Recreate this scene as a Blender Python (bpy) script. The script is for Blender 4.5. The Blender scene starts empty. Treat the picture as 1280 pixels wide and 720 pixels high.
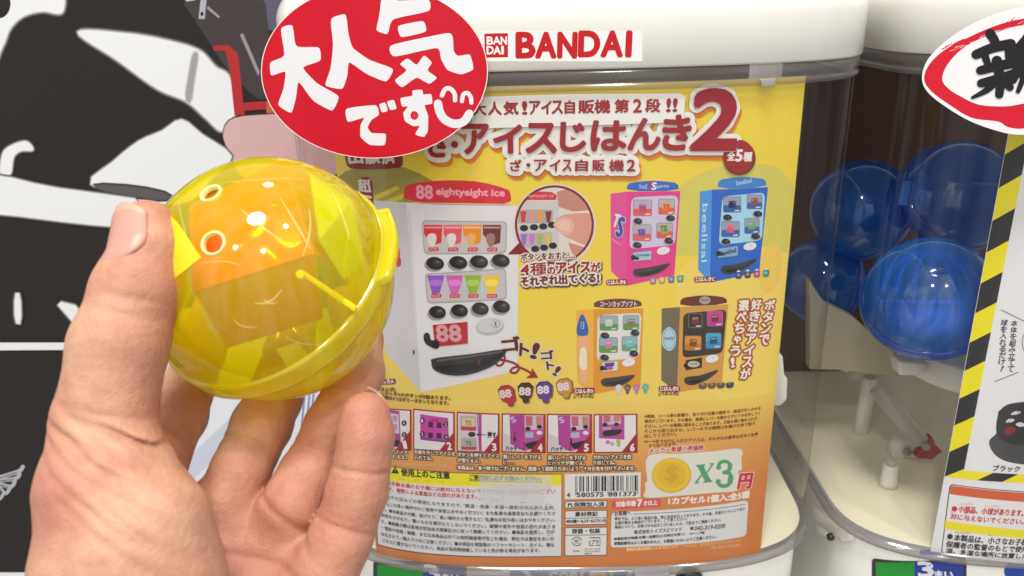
import bpy, bmesh, math, random
import numpy as np
from mathutils import Vector, Matrix
from mathutils.geometry import tessellate_polygon
random.seed(7)
scene = bpy.context.scene
COL = scene.collection
MM = 0.001                       # everything below is authored in millimetres

# ------------------------------------------------------------------ camera
YAW, PITCH, ROLL, F = -0.02889, 0.35453, -0.02913, 1004.0
CAM = np.array([-18.769, -353.88, 0.0])
def _axes():
    cy, sy, cp, sp = math.cos(YAW), math.sin(YAW), math.cos(PITCH), math.sin(PITCH)
    f = np.array([sy*cp, cy*cp, -sp]); r = np.array([cy, -sy, 0.0]); u = np.cross(r, f)
    c, s = math.cos(ROLL), math.sin(ROLL)
    return c*r + s*u, -s*r + c*u, f
RX, UX, FX = _axes()
cd = bpy.data.cameras.new('camera'); cam = bpy.data.objects.new('camera', cd); COL.objects.link(cam)
cd.sensor_width = 36; cd.lens = 36*F/1280; cd.clip_start = 0.01; cd.clip_end = 60
cam.matrix_world = Matrix(((RX[0], UX[0], -FX[0], CAM[0]*MM), (RX[1], UX[1], -FX[1], CAM[1]*MM),
                           (RX[2], UX[2], -FX[2], CAM[2]*MM), (0, 0, 0, 1)))
cd.dof.use_dof = True; cd.dof.focus_distance = 0.335; cd.dof.aperture_fstop = 18
scene.camera = cam

# ------------------------------------------------------------------ light
scene.view_settings.view_transform = 'Standard'; scene.view_settings.look = 'None'
scene.view_settings.exposure = 0.0; scene.view_settings.gamma = 1.0
scene.cycles.use_denoising = True
scene.cycles.max_bounces = 14; scene.cycles.transparent_max_bounces = 24
scene.cycles.sample_clamp_indirect = 6
w = bpy.data.worlds.new('World'); scene.world = w; w.use_nodes = True
bg = w.node_tree.nodes['Background']; bg.inputs[0].default_value = (1.0, 0.985, 0.96, 1); bg.inputs[1].default_value = 0.6
_n = w.node_tree.nodes; _l = w.node_tree.links
_t = _n.new('ShaderNodeTexCoord'); _d = _n.new('ShaderNodeVectorMath'); _d.operation = 'DOT_PRODUCT'; _d.inputs[1].default_value = (-0.25, -0.62, 0.74)
_r = _n.new('ShaderNodeMapRange'); _r.inputs['From Min'].default_value = -0.4; _r.inputs['To Min'].default_value = 0.27; _r.inputs['To Max'].default_value = 0.86
_l.new(_t.outputs['Generated'], _d.inputs[0]); _l.new(_d.outputs['Value'], _r.inputs['Value']); _m = _n.new('ShaderNodeMapping'); _m.inputs['Scale'].default_value = (4.5, 4.5, 0.7)      # the shop around: lighter and darker bays
_z = _n.new('ShaderNodeTexNoise'); _z.inputs['Scale'].default_value = 1.0; _z.inputs['Detail'].default_value = 3
_q = _n.new('ShaderNodeMapRange'); _q.inputs['From Min'].default_value = 0.36; _q.inputs['From Max'].default_value = 0.64; _q.inputs['To Min'].default_value = 0.35; _q.inputs['To Max'].default_value = 1.75
_k = _n.new('ShaderNodeMath'); _k.operation = 'MULTIPLY'
_l.new(_t.outputs['Generated'], _m.inputs[0]); _l.new(_m.outputs[0], _z.inputs['Vector']); _l.new(_z.outputs['Fac'], _q.inputs['Value'])
_l.new(_r.outputs[0], _k.inputs[0]); _l.new(_q.outputs[0], _k.inputs[1]); _l.new(_k.outputs[0], bg.inputs[1])
def lamp(name, loc, target, size, power, col=(1, 0.97, 0.92), sy=None, shape='RECTANGLE'):
    l = bpy.data.lights.new(name, 'AREA'); l.shape = shape; l.size = size; l.energy = power; l.color = col
    if shape == 'RECTANGLE': l.size_y = sy or size
    o = bpy.data.objects.new(name, l); COL.objects.link(o); o.location = loc
    o.rotation_euler = (Vector(target)-Vector(loc)).to_track_quat('-Z', 'Y').to_euler(); return o
for x, y, z, p, sz in ((-0.12, -0.62, 1.7, 25, 0.42), (-0.2, 0.75, 1.9, 5, 0.22), (0.7, -0.7, 1.75, 7, 0.1), (-0.75, -1.9, 1.9, 9, 0.16), (0.35, -2.1, 1.9, 9, 0.16)):
    lamp('ceiling_lamp', (x, y, z), (x*0.2, 0, -0.15), sz, p, shape='DISK')

# ------------------------------------------------------------------ helpers
def ray(px, py):
    d = FX + RX*((px-640)/F) - UX*((py-360)/F); return d
def atY(px, py, y): d = ray(px, py); return CAM + d*((y-CAM[1])/d[1])
def atZ(px, py, z): d = ray(px, py); return CAM + d*((z-CAM[2])/d[2])
def atD(px, py, dep): return CAM + ray(px, py)*dep
def lin(c):
    c = c/255.0
    return c/12.92 if c <= 0.04045 else ((c+0.055)/1.055)**2.4
def rgb(c, k=1.0): return tuple(min(0.95, lin(v)*k) for v in c) + (1.0,)

_mats = {}
def mat(name, color, rough=0.45, spec=0.5, metal=0.0, bump=0.0, bscale=300.0, vary=0.0, sss=0.0, coat=0.0):
    key = (name, color, rough, spec)
    if key in _mats: return _mats[key]
    m = bpy.data.materials.new(name); m.use_nodes = True; nt = m.node_tree; b = nt.nodes['Principled BSDF']
    b.inputs['Base Color'].default_value = rgb(color); b.inputs['Roughness'].default_value = rough
    b.inputs['Specular IOR Level'].default_value = spec; b.inputs['Metallic'].default_value = metal
    if coat: b.inputs['Coat Weight'].default_value = coat; b.inputs['Coat Roughness'].default_value = 0.08
    if sss: b.inputs['Subsurface Weight'].default_value = sss; b.inputs['Subsurface Scale'].default_value = 0.004
    if bump or vary:
        tc = nt.nodes.new('ShaderNodeTexCoord'); n = nt.nodes.new('ShaderNodeTexNoise')
        n.inputs['Scale'].default_value = bscale; n.inputs['Detail'].default_value = 5
        nt.links.new(tc.outputs['Object'], n.inputs['Vector'])
        if bump:
            bp = nt.nodes.new('ShaderNodeBump'); bp.inputs['Strength'].default_value = bump; bp.inputs['Distance'].default_value = 0.001
            nt.links.new(n.outputs['Fac'], bp.inputs['Height']); nt.links.new(bp.outputs[0], b.inputs['Normal'])
        if vary:
            n2 = nt.nodes.new('ShaderNodeTexNoise'); n2.inputs['Scale'].default_value = 35; n2.inputs['Detail'].default_value = 4
            nt.links.new(tc.outputs['Object'], n2.inputs['Vector'])
            mr = nt.nodes.new('ShaderNodeMapRange'); mr.inputs['To Min'].default_value = 1-vary; mr.inputs['To Max'].default_value = 1+vary
            nt.links.new(n2.outputs['Fac'], mr.inputs['Value'])
            mx = nt.nodes.new('ShaderNodeVectorMath'); mx.operation = 'SCALE'; mx.inputs[0].default_value = rgb(color)[:3]
            nt.links.new(mr.outputs[0], mx.inputs['Scale']); nt.links.new(mx.outputs[0], b.inputs['Base Color'])
    _mats[key] = m; return m
def ink(c): return mat('printed_ink', tuple(int(v) for v in c), rough=0.42, spec=0.35)

def clear_plastic(name, tint, gloss_rough=0.06, body=None, bodyfac=0.0, edge=None, refl=1.0, streak=0.0, trl=0.5):
    """thin clear sheet: tinted see-through, fresnel gloss, optional milky body"""
    m = bpy.data.materials.new(name); m.use_nodes = True; nt = m.node_tree; N = nt.nodes; L = nt.links
    for n in list(N): N.remove(n)
    out = N.new('ShaderNodeOutputMaterial'); tr = N.new('ShaderNodeBsdfTransparent'); gl = N.new('ShaderNodeBsdfGlossy')
    gl.inputs['Roughness'].default_value = gloss_rough; tr.inputs[0].default_value = tint + (1,)
    if edge:
        lw = N.new('ShaderNodeLayerWeight'); lw.inputs[0].default_value = 0.35
        mc = N.new('ShaderNodeMix'); mc.data_type = 'RGBA'
        mc.inputs[6].default_value = tint + (1,); mc.inputs[7].default_value = edge + (1,)
        L.new(lw.outputs['Facing'], mc.inputs[0]); L.new(mc.outputs[2], tr.inputs[0])
    base = tr.outputs[0]
    if body:
        df = N.new('ShaderNodeBsdfDiffuse'); tl = N.new('ShaderNodeBsdfTranslucent')
        df.inputs[0].default_value = body + (1,); tl.inputs[0].default_value = body + (1,)
        mb = N.new('ShaderNodeMixShader'); mb.inputs[0].default_value = trl
        L.new(df.outputs[0], mb.inputs[1]); L.new(tl.outputs[0], mb.inputs[2])
        mm = N.new('ShaderNodeMixShader'); mm.inputs[0].default_value = bodyfac
        lw2 = N.new('ShaderNodeLayerWeight'); lw2.inputs[0].default_value = 0.3
        mr = N.new('ShaderNodeMapRange'); mr.inputs['To Min'].default_value = bodyfac; mr.inputs['To Max'].default_value = min(1, bodyfac*2.2)
        L.new(lw2.outputs['Facing'], mr.inputs['Value']); L.new(mr.outputs[0], mm.inputs[0])
        L.new(base, mm.inputs[1]); L.new(mb.outputs[0], mm.inputs[2]); base = mm.outputs[0]
    lf_ = N.new('ShaderNodeLayerWeight'); lf_.inputs[0].default_value = 0.5        # Schlick reflectance of a thin sheet
    pw = N.new('ShaderNodeMath'); pw.operation = 'POWER'; pw.inputs[1].default_value = 5; L.new(lf_.outputs['Facing'], pw.inputs[0])
    ma = N.new('ShaderNodeMath'); ma.operation = 'MULTIPLY_ADD'; ma.inputs[1].default_value = 0.93; ma.inputs[2].default_value = 0.07; L.new(pw.outputs[0], ma.inputs[0])
    mu = N.new('ShaderNodeMath'); mu.operation = 'MULTIPLY'; mu.inputs[1].default_value = refl; mu.use_clamp = True
    L.new(ma.outputs[0], mu.inputs[0])
    mx = N.new('ShaderNodeMixShader'); L.new(mu.outputs[0], mx.inputs[0]); L.new(base, mx.inputs[1]); L.new(gl.outputs[0], mx.inputs[2])
    if streak:
        tc = N.new('ShaderNodeTexCoord'); mp = N.new('ShaderNodeMapping'); mp.inputs['Scale'].default_value = (70, 70, 1.2)
        nz = N.new('ShaderNodeTexNoise'); nz.inputs['Scale'].default_value = 1; nz.inputs['Detail'].default_value = 3
        bp = N.new('ShaderNodeBump'); bp.inputs['Strength'].default_value = streak; bp.inputs['Distance'].default_value = 0.001
        L.new(tc.outputs['Object'], mp.inputs[0]); L.new(mp.outputs[0], nz.inputs['Vector']); L.new(nz.outputs['Fac'], bp.inputs['Height'])
        L.new(bp.outputs[0], gl.inputs['Normal'])
    L.new(mx.outputs[0], out.inputs[0]); return m

def film(name, col, fac):
    m = bpy.data.materials.new(name); m.use_nodes = True; nt = m.node_tree; N = nt.nodes; b = N['Principled BSDF']; b.inputs['Base Color'].default_value = col + (1,); b.inputs['Roughness'].default_value = 0.35
    n = N.new('ShaderNodeTexNoise'); n.inputs['Scale'].default_value = 180; n.inputs['Detail'].default_value = 4
    r = N.new('ShaderNodeMapRange'); r.inputs['From Min'].default_value = .3; r.inputs['From Max'].default_value = .7; r.inputs['To Min'].default_value = fac*.6; r.inputs['To Max'].default_value = min(1, fac*1.4)
    nt.links.new(n.outputs['Fac'], r.inputs['Value']); nt.links.new(r.outputs[0], b.inputs['Alpha']); return m
def empty(name, loc, label, cat, group=None, kind=None):
    o = bpy.data.objects.new(name, None); COL.objects.link(o); o.location = Vector([float(v)*MM for v in loc]); o.empty_display_size = 0.02
    tag(o, label, cat, group, kind); return o
def tag(o, label, cat, group=None, kind=None):
    if label: o['label'] = label
    if cat: o['category'] = cat
    if group: o['group'] = group
    if kind: o['kind'] = kind
    return o
def mesh_obj(name, verts, faces, mats, parent=None, idx=None, smooth=False):
    """verts in world mm"""
    v = np.asarray(verts, dtype=float)*MM
    if parent is not None:
        base = np.array(parent.location)
        if parent.parent is not None: base = base + np.array(parent.parent.location)
        v = v - base
    me = bpy.data.meshes.new(name); me.from_pydata([tuple(p) for p in v], [], [tuple(f) for f in faces])
    for m in (mats if isinstance(mats, (list, tuple)) else [mats]): me.materials.append(m)
    if idx is not None: me.polygons.foreach_set('material_index', np.asarray(idx, dtype=np.int32))
    if smooth: me.polygons.foreach_set('use_smooth', np.ones(len(me.polygons), dtype=bool))
    me.update()
    o = bpy.data.objects.new(name, me); COL.objects.link(o)
    if parent is not None: o.parent = parent
    return o
def bevel(o, wd, seg=3):
    b = o.modifiers.new('bevel', 'BEVEL'); b.width = wd*MM; b.segments = seg; b.limit_method = 'ANGLE'; b.angle_limit = math.radians(35)
    for p in o.data.polygons: p.use_smooth = True
    return o
def frame_of(n):
    n = np.asarray(n, float); n = n/np.linalg.norm(n); a = np.array([0, 0, 1.0]) if abs(n[2]) < 0.9 else np.array([1.0, 0, 0])
    e1 = np.cross(a, n); e1 /= np.linalg.norm(e1); return e1, np.cross(n, e1), n
def lathe(name, c, axis, prof, mats, parent=None, seg=64, idxf=None, smooth=True, arc=None):
    """profile of (radius, height) round an axis"""
    e1, e2, n = frame_of(axis); c = np.asarray(c, float); V = []; Fc = []
    for (r, h) in prof:
        for k in range(seg):
            a = 2*math.pi*k/seg; V.append(c + n*h + (e1*math.cos(a) + e2*math.sin(a))*r)
    for i in range(len(prof)-1):
        for k in range(seg):
            k2 = (k+1) % seg; Fc.append((i*seg+k, i*seg+k2, (i+1)*seg+k2, (i+1)*seg+k))
    if prof[0][0] > 1e-6 and idxf != 'open': Fc.append(tuple(range(seg))[::-1])
    if prof[-1][0] > 1e-6 and idxf != 'open': Fc.append(tuple((len(prof)-1)*seg+k for k in range(seg)))
    o = mesh_obj(name, V, Fc, mats, parent, smooth=smooth)
    if smooth:
        for p in o.data.polygons:
            if len(p.vertices) > 4: p.use_smooth = False
    return o
def rod(name, a, b, r, m, parent=None, seg=20, cap=0.6):
    a = np.asarray(a, float); b = np.asarray(b, float); L_ = np.linalg.norm(b-a)
    return lathe(name, a, b-a, [(r-cap, 0), (r, cap), (r, L_-cap), (r-cap, L_)], m, parent, seg)
def slab(name, pts, normal, th, m, parent=None, bev=0.0):
    """extrude a polygon of world points along a vector"""
    pts = [np.asarray(p, float) for p in pts]; n = np.asarray(normal, float); n = n/np.linalg.norm(n)*th; k = len(pts)
    V = pts + [p + n for p in pts]
    Fc = [tuple(range(k))[::-1], tuple(range(k, 2*k))] + [(i, (i+1) % k, k+(i+1) % k, k+i) for i in range(k)]
    o = mesh_obj(name, V, Fc, m, parent)
    bm = bmesh.new(); bm.from_mesh(o.data); bmesh.ops.recalc_face_normals(bm, faces=bm.faces); bm.to_mesh(o.data); bm.free()
    if bev: bevel(o, bev)
    return o

# ------------------------------------------------------------------ surfaces that carry print
class Panel:
    """the bowed front of a machine: (s, z) = arc length from the middle, height"""
    A, B, NN = 136.0, 62.0, 3.0
    STEP = 3.0
    def __init__(self, cx=0.0, cy=0.0, off=0.0, depth=236.0):
        th = np.linspace(0, math.pi/2, 1600)
        x = self.A*np.sin(th)**(2/self.NN); y = self.B - self.B*np.cos(th)**(2/self.NN)
        x = np.concatenate([x, np.full(60, self.A)]); y = np.concatenate([y, np.linspace(self.B, depth, 61)[1:]])
        s = np.concatenate([[0], np.cumsum(np.hypot(np.diff(x), np.diff(y)))])
        k = np.arange(0, int(s[-1]/self.STEP))*self.STEP
        xn = np.interp(k, s, x); yn = np.interp(k, s, y)
        self.S = np.concatenate([-k[:0:-1], k]); self.X = np.concatenate([-xn[:0:-1], xn]); self.Y = np.concatenate([yn[:0:-1], yn])
        dx = np.gradient(self.X); dy = np.gradient(self.Y); l = np.hypot(dx, dy); self.NX = dy/l; self.NY = -dx/l
        self.X = self.X + cx + self.NX*off; self.Y = self.Y + cy + self.NY*off
    def uv(self, px, py):
        d = ray(px, py); g = (self.X-CAM[0])*d[1] - (self.Y-CAM[1])*d[0]
        best = None
        for i in np.where((g[:-1] < 0) != (g[1:] < 0))[0]:
            t_ = g[i]/(g[i]-g[i+1]); y = self.Y[i]+t_*(self.Y[i+1]-self.Y[i]); t = (y-CAM[1])/d[1]
            if best is None or t < best[0]: best = (t, self.S[i]+t_*self.STEP)
        if best is None: raise ValueError('ray misses panel %s %s' % (px, py))
        return np.array([best[1], CAM[2]+best[0]*d[2]])
    def world(self, uv, off):
        s = uv[:, 0]; nx = np.interp(s, self.S, self.NX); ny = np.interp(s, self.S, self.NY)
        return np.stack([np.interp(s, self.S, self.X)+nx*off, np.interp(s, self.S, self.Y)+ny*off, uv[:, 1]], 1)
    def ring(self, off, z, smax=None):
        k = np.ones(len(self.S), bool) if smax is None else np.abs(self.S) <= smax
        return np.stack([self.X[k]+self.NX[k]*off, self.Y[k]+self.NY[k]*off, np.full(k.sum(), z)], 1)
class Flat:
    STEP = None
    def __init__(self, o, eu, n):
        self.o = np.asarray(o, float); self.n = np.asarray(n, float)/np.linalg.norm(n); eu = np.asarray(eu, float)
        eu = eu - self.n*(eu@self.n); self.eu = eu/np.linalg.norm(eu); self.ev = np.cross(self.n, self.eu)
    def uv(self, px, py):
        d = ray(px, py); t = ((self.o-CAM)@self.n)/(d@self.n); p = CAM+d*t-self.o; return np.array([p@self.eu, p@self.ev])
    def world(self, uv, off): return self.o + uv[:, :1]*self.eu + uv[:, 1:2]*self.ev + self.n*off
class Bowed(Flat):
    """flat sheet bent a little about its upright axis"""
    STEP = 4.0
    def __init__(self, o, eu, n, R): super().__init__(o, eu, n); self.R = R
    def world(self, uv, off):
        off = off - (uv[:, :1]**2)/(2*self.R); return self.o + uv[:, :1]*self.eu + uv[:, 1:2]*self.ev + self.n*off

_tc = bpy.data.curves.new('lettering', 'FONT'); _to = bpy.data.objects.new('lettering', _tc); COL.objects.link(_to)
_gc = {}
def glyphs(body, res=2):
    if (body, res) in _gc: return _gc[(body, res)]
    _tc.body = body; _tc.resolution_u = res; bpy.context.view_layer.update()
    ev = _to.evaluated_get(bpy.context.evaluated_depsgraph_get()); me = ev.to_mesh(); me.calc_loop_triangles()
    v = np.zeros(len(me.vertices)*3); me.vertices.foreach_get('co', v); v = v.reshape(-1, 3)[:, :2].copy()
    t = np.zeros(len(me.loop_triangles)*3, dtype=np.int32); me.loop_triangles.foreach_get('vertices', t); t = t.reshape(-1, 3).copy()
    ev.to_mesh_clear(); _gc[(body, res)] = (v, t); return v, t
def chaikin(p, it, r=.25):
    p = np.asarray(p, float)
    for _ in range(it):
        q = np.roll(p, -1, 0); p = np.stack([p*(1-r)+q*r, p*r+q*(1-r)], 1).reshape(-1, 2)
    return p
def earcut(p):
    return [tuple(t) for t in tessellate_polygon([[Vector((float(a), float(b), 0)) for a, b in p]])]

class Print:
    """a printed part: layers of ink on a surface, one mesh, one material per colour"""
    def __init__(self, surf, base=0.1, ox=0, oy=0, k=1.0, step=0.012):
        self.s = surf; self.lay = base*0.15; self.V = []; self.T = []; self.I = []; self.mats = []; self.mi = {}; self.n = 0; self.inc = step*0.25
        self.frame(ox, oy, k)
    def frame(self, ox, oy, k): self.ox, self.oy, self.k = ox, oy, k; return self
    def px(self, p): return (self.ox + p[0]/self.k, self.oy + p[1]/self.k)
    def uv(self, p): return self.s.uv(*self.px(p))
    def slot(self, m):
        m = m if isinstance(m, bpy.types.Material) else ink(m)
        if m.name not in self.mi: self.mi[m.name] = len(self.mats); self.mats.append(m)
        return self.mi[m.name]
    def raw(self, uv, tris, color, lay):
        uv = np.asarray(uv, float); tris = np.asarray(tris, dtype=np.int64); st = self.s.STEP
        if st and len(tris):
            u = uv[:, 0][tris]; big = (u.max(1)-u.min(1)) > st*1.02
            if big.any():
                V = [uv]; n = len(uv); T = [tris[~big]]; nt = []; nv = []
                for t in tris[big]:
                    P = uv[t]; k0 = int(math.floor(P[:, 0].min()/st)); k1 = int(math.ceil(P[:, 0].max()/st))
                    for k in range(k0, k1):
                        q = [tuple(x) for x in P]
                        for lim, sg in ((k*st, 1), ((k+1)*st, -1)):
                            o = []
                            for i in range(len(q)):
                                a, b = q[i], q[(i+1) % len(q)]; da, db = (a[0]-lim)*sg, (b[0]-lim)*sg
                                if da >= 0: o.append(a)
                                if (da > 0 and db < 0) or (da < 0 and db > 0):
                                    w_ = da/(da-db); o.append((a[0]+w_*(b[0]-a[0]), a[1]+w_*(b[1]-a[1])))
                            q = o
                            if len(q) < 3: break
                        if len(q) >= 3:
                            b0 = n + len(nv); nv += q; nt += [(b0, b0+i, b0+i+1) for i in range(1, len(q)-1)]
                if nv: V.append(np.array(nv)); T.append(np.array(nt, dtype=np.int64).reshape(-1, 3))
                uv = np.concatenate(V); tris = np.concatenate(T)
        # drop slivers, face outward
        a, b, c = uv[tris[:, 0]], uv[tris[:, 1]], uv[tris[:, 2]]
        ar = (b[:, 0]-a[:, 0])*(c[:, 1]-a[:, 1]) - (b[:, 1]-a[:, 1])*(c[:, 0]-a[:, 0])
        tris = np.where((ar < 0)[:, None], tris[:, [0, 2, 1]], tris)[np.abs(ar) > 1e-9]
        self.V.append(self.s.world(uv, lay)); self.T.append(tris + self.n); self.I.append(np.full(len(tris), self.slot(color))); self.n += len(uv)
    def up(self): self.lay += self.inc; return self.lay
    def poly(self, pts, color, sm=0, rel=True):
        p = chaikin(pts, sm) if sm else np.asarray(pts, float)
        if sm and self.blur: self.soft(p, color)
        uv = np.array([self.uv(q) for q in p]) if rel else p
        self.raw(uv, earcut(uv), color, self.up()); return self
    def soft(self, p, color):
        if self.blur:
            for wd, k in ((9, .18), (6, .45), (3, .75)):
                self.stroke(p, wd*self.blur, tuple(BK[i]*(1-k)+color[i]*k for i in range(3)), closed=True)
    blur = 0
    def smooth(self, pts, color, n=6):
        p = np.asarray(pts, float); m = len(p); o = []
        for i in range(m):
            a, b, c, d = p[i-1], p[i], p[(i+1) % m], p[(i+2) % m]
            for j in range(n):
                t = j/n; o.append(0.5*((2*b)+(c-a)*t+(2*a-5*b+4*c-d)*t*t+(3*b-a-3*c+d)*t**3))
        self.soft(o, color)
        return self.poly(o, color)
    def ell(self, cx, cy, rx, ry, color, rot=0, n=28, a0=0, a1=360):
        c, s = math.cos(math.radians(rot)), math.sin(math.radians(rot)); full = a1-a0 >= 360
        p = []
        for i in range(n + (0 if full else 1)):
            t = math.radians(a0+(a1-a0)*i/n); x, y = rx*math.cos(t), ry*math.sin(t); p.append((cx+x*c-y*s, cy+x*s+y*c))
        return self.poly(p, color)
    def rrect(self, q, color, r=0.18):
        """quad with rounded corners"""
        q = np.asarray(q, float); o = []
        for i in range(4):
            a, b, c = q[i-1], q[i], q[(i+1) % 4]; L1 = min(np.linalg.norm(a-b), np.linalg.norm(c-b))
            p0 = b+(a-b)/np.linalg.norm(a-b)*L1*r; p2 = b+(c-b)/np.linalg.norm(c-b)*L1*r
            for t in (0, .25, .5, .75, 1): o.append((1-t)**2*p0+2*t*(1-t)*b+t*t*p2)
        return self.poly(o, color)
    def box(self, x0, y0, x1, y1, color, r=0):
        q = [(x0, y0), (x1, y0), (x1, y1), (x0, y1)]
        return self.rrect(q, color, r) if r else self.poly(q, color)
    def stroke(self, pts, wd, color, closed=False, caps=True, taper=None):
        p = np.asarray(pts, float); n = len(p); Lf = []; Rt = []
        for i in range(n):
            a = p[i-1] if (i or closed) else p[i]; b = p[(i+1) % n] if (i < n-1 or closed) else p[i]
            d = b-a; d = d/(np.linalg.norm(d)+1e-9); nn = np.array([-d[1], d[0]])
            h = wd/2 if taper is None else wd/2*(taper[0]+(taper[1]-taper[0])*i/(n-1))
            Lf.append(p[i]+nn*h); Rt.append(p[i]-nn*h)
        lay = self.up()
        for i in range(n if closed else n-1):
            j = (i+1) % n; uv = np.array([self.uv(q) for q in (Lf[i], Lf[j], Rt[j], Rt[i])]); self.raw(uv, [(0, 1, 2), (0, 2, 3)], color, lay+0.0002*(i % 2))
        if caps and not closed:
            for q, tq in ((p[0], taper[0] if taper else 1), (p[-1], taper[1] if taper else 1)): self.ell(q[0], q[1], wd/2*tq, wd/2*tq, color, n=14)
        return self
    def curve(self, pts, wd, color, n=8, **k):
        p = np.asarray(pts, float); o = []
        for i in range(len(p)-1):
            a = p[max(i-1, 0)]; b = p[i]; c = p[i+1]; d = p[min(i+2, len(p)-1)]
            for j in range(n):
                t = j/n; o.append(0.5*((2*b)+(c-a)*t+(2*a-5*b+4*c-d)*t*t+(3*b-a-3*c+d)*t**3))
        o.append(p[-1]); return self.stroke(o, wd, color, **k)
    def outline(self, pts, wd, color): return self.stroke(pts, wd, color, closed=True)
    def text(self, body, p0, p1, h, color, bold=0.0, halo=(), shear=0.0, res=2):
        """letters whose ink box has the corners p0, p1 (bottom) and height h; bold and halo grow in units of h"""
        v, t = glyphs(body, res)
        if not len(t): return self
        A, B = self.uv(p0), self.uv(p1); e = B-A; L_ = np.linalg.norm(e); e = e/L_; nrm = np.array([-e[1], e[0]])
        mid = ((p0[0]+p1[0])/2, (p0[1]+p1[1])/2); M0 = self.uv(mid); M1 = self.uv((mid[0], mid[1]-h)); hm = np.linalg.norm(M1-M0)
        x0, x1, y0, y1 = v[:, 0].min(), v[:, 0].max(), v[:, 1].min(), v[:, 1].max()
        X = (v[:, 0]-x0)/(x1-x0)*L_; Y = (v[:, 1]-y0)/(y1-y0)*hm; X = X + Y*shear
        uv = A + X[:, None]*e + Y[:, None]*nrm
        for g in halo:
            r, c = g[0]*hm, g[1]; ox = g[2]*hm if len(g) > 2 else 0; oy = g[3]*hm if len(g) > 3 else 0
            lay = self.up()
            nk = 28 if g[0]*h > 4 else 12
            for k in range(nk):
                a = 2*math.pi*k/nk; self.raw(uv+np.array([r*math.cos(a)+ox, r*math.sin(a)+oy]), t, c, lay+0.0004*k)
            self.lay += 0.0004*nk + 0.001
        lay = self.up()
        if bold:
            r = bold*hm
            for k in range(6): a = 2*math.pi*k/6; self.raw(uv+np.array([r*math.cos(a), r*math.sin(a)]), t, color, lay+0.0004*k)
            lay += 0.003; self.lay = lay
        self.raw(uv, t, color, lay); return self
    def char(self, ch, x0, y0, x1, y1, color, **k): return self.text(ch, (x0, y1), (x1, y1), y1-y0, color, **k)
    def rot(self, ch, cx, cy, wd, h, deg, color, **k):
        c, s = math.cos(math.radians(deg)), math.sin(math.radians(deg))
        bx, by = cx + s*h/2*-1*-1, cy + c*h/2
        bx = cx - s*h/2; by = cy + c*h/2
        return self.text(ch, (bx-c*wd/2, by-s*wd/2), (bx+c*wd/2, by+s*wd/2), h, color, **k)
    def build(self, name, parent=None, label=None):
        o = mesh_obj(name, np.concatenate(self.V), np.concatenate(self.T), self.mats, parent, idx=np.concatenate(self.I))
        if label: o['label'] = label
        self.V, self.T, self.I, self.mats, self.mi, self.n = [], [], [], [], {}, 0
        return o

# ------------------------------------------------------------------ materials
CREAM = mat('cream_abs', (238, 236, 229), rough=0.16, spec=0.5, vary=0.015, coat=0.25)
CREAM_IN = mat('cream_tray', (246, 241, 212), rough=0.5, vary=0.03)
BROWN = mat('dark_interior', (92, 62, 51), rough=0.7, vary=0.15)
WHITEP = mat('white_plastic', (235, 232, 222), rough=0.4, vary=0.02)
CLEAR = clear_plastic('clear_window', (0.97, 0.97, 0.965), 0.05, refl=0.45, body=(0.8, 0.79, 0.77), bodyfac=0.006, edge=(0.88, 0.86, 0.85), streak=0.12)
CLEARRIM = clear_plastic('clear_rim', (0.84, 0.82, 0.82), 0.10, refl=1.0, body=(0.66, 0.62, 0.61), bodyfac=0.2, edge=(0.42, 0.42, 0.45))
DARK = mat('dark_plastic', (40, 40, 43), rough=0.35)
GREY = mat('grey_plastic', (150, 152, 156), rough=0.35)

def ringloft(name, rings, m, parent, cap_top=False, cap_bot=False, smooth=True):
    if rings[0][0, 2] > rings[-1][0, 2] and not cap_top: rings = rings[::-1]
    n = len(rings[0]); V = np.concatenate(rings); Fc = []
    for i in range(len(rings)-1):
        for k in range(n-1): Fc.append((i*n+k, i*n+k+1, (i+1)*n+k+1, (i+1)*n+k))
    if cap_top: Fc.append(tuple((len(rings)-1)*n+k for k in range(n)))
    if cap_bot: Fc.append(tuple(range(n))[::-1])
    o = mesh_obj(name, V, Fc, m, parent, smooth=smooth)
    for p in o.data.polygons:
        if len(p.vertices) > 4: p.use_smooth = False
    return o

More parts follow.
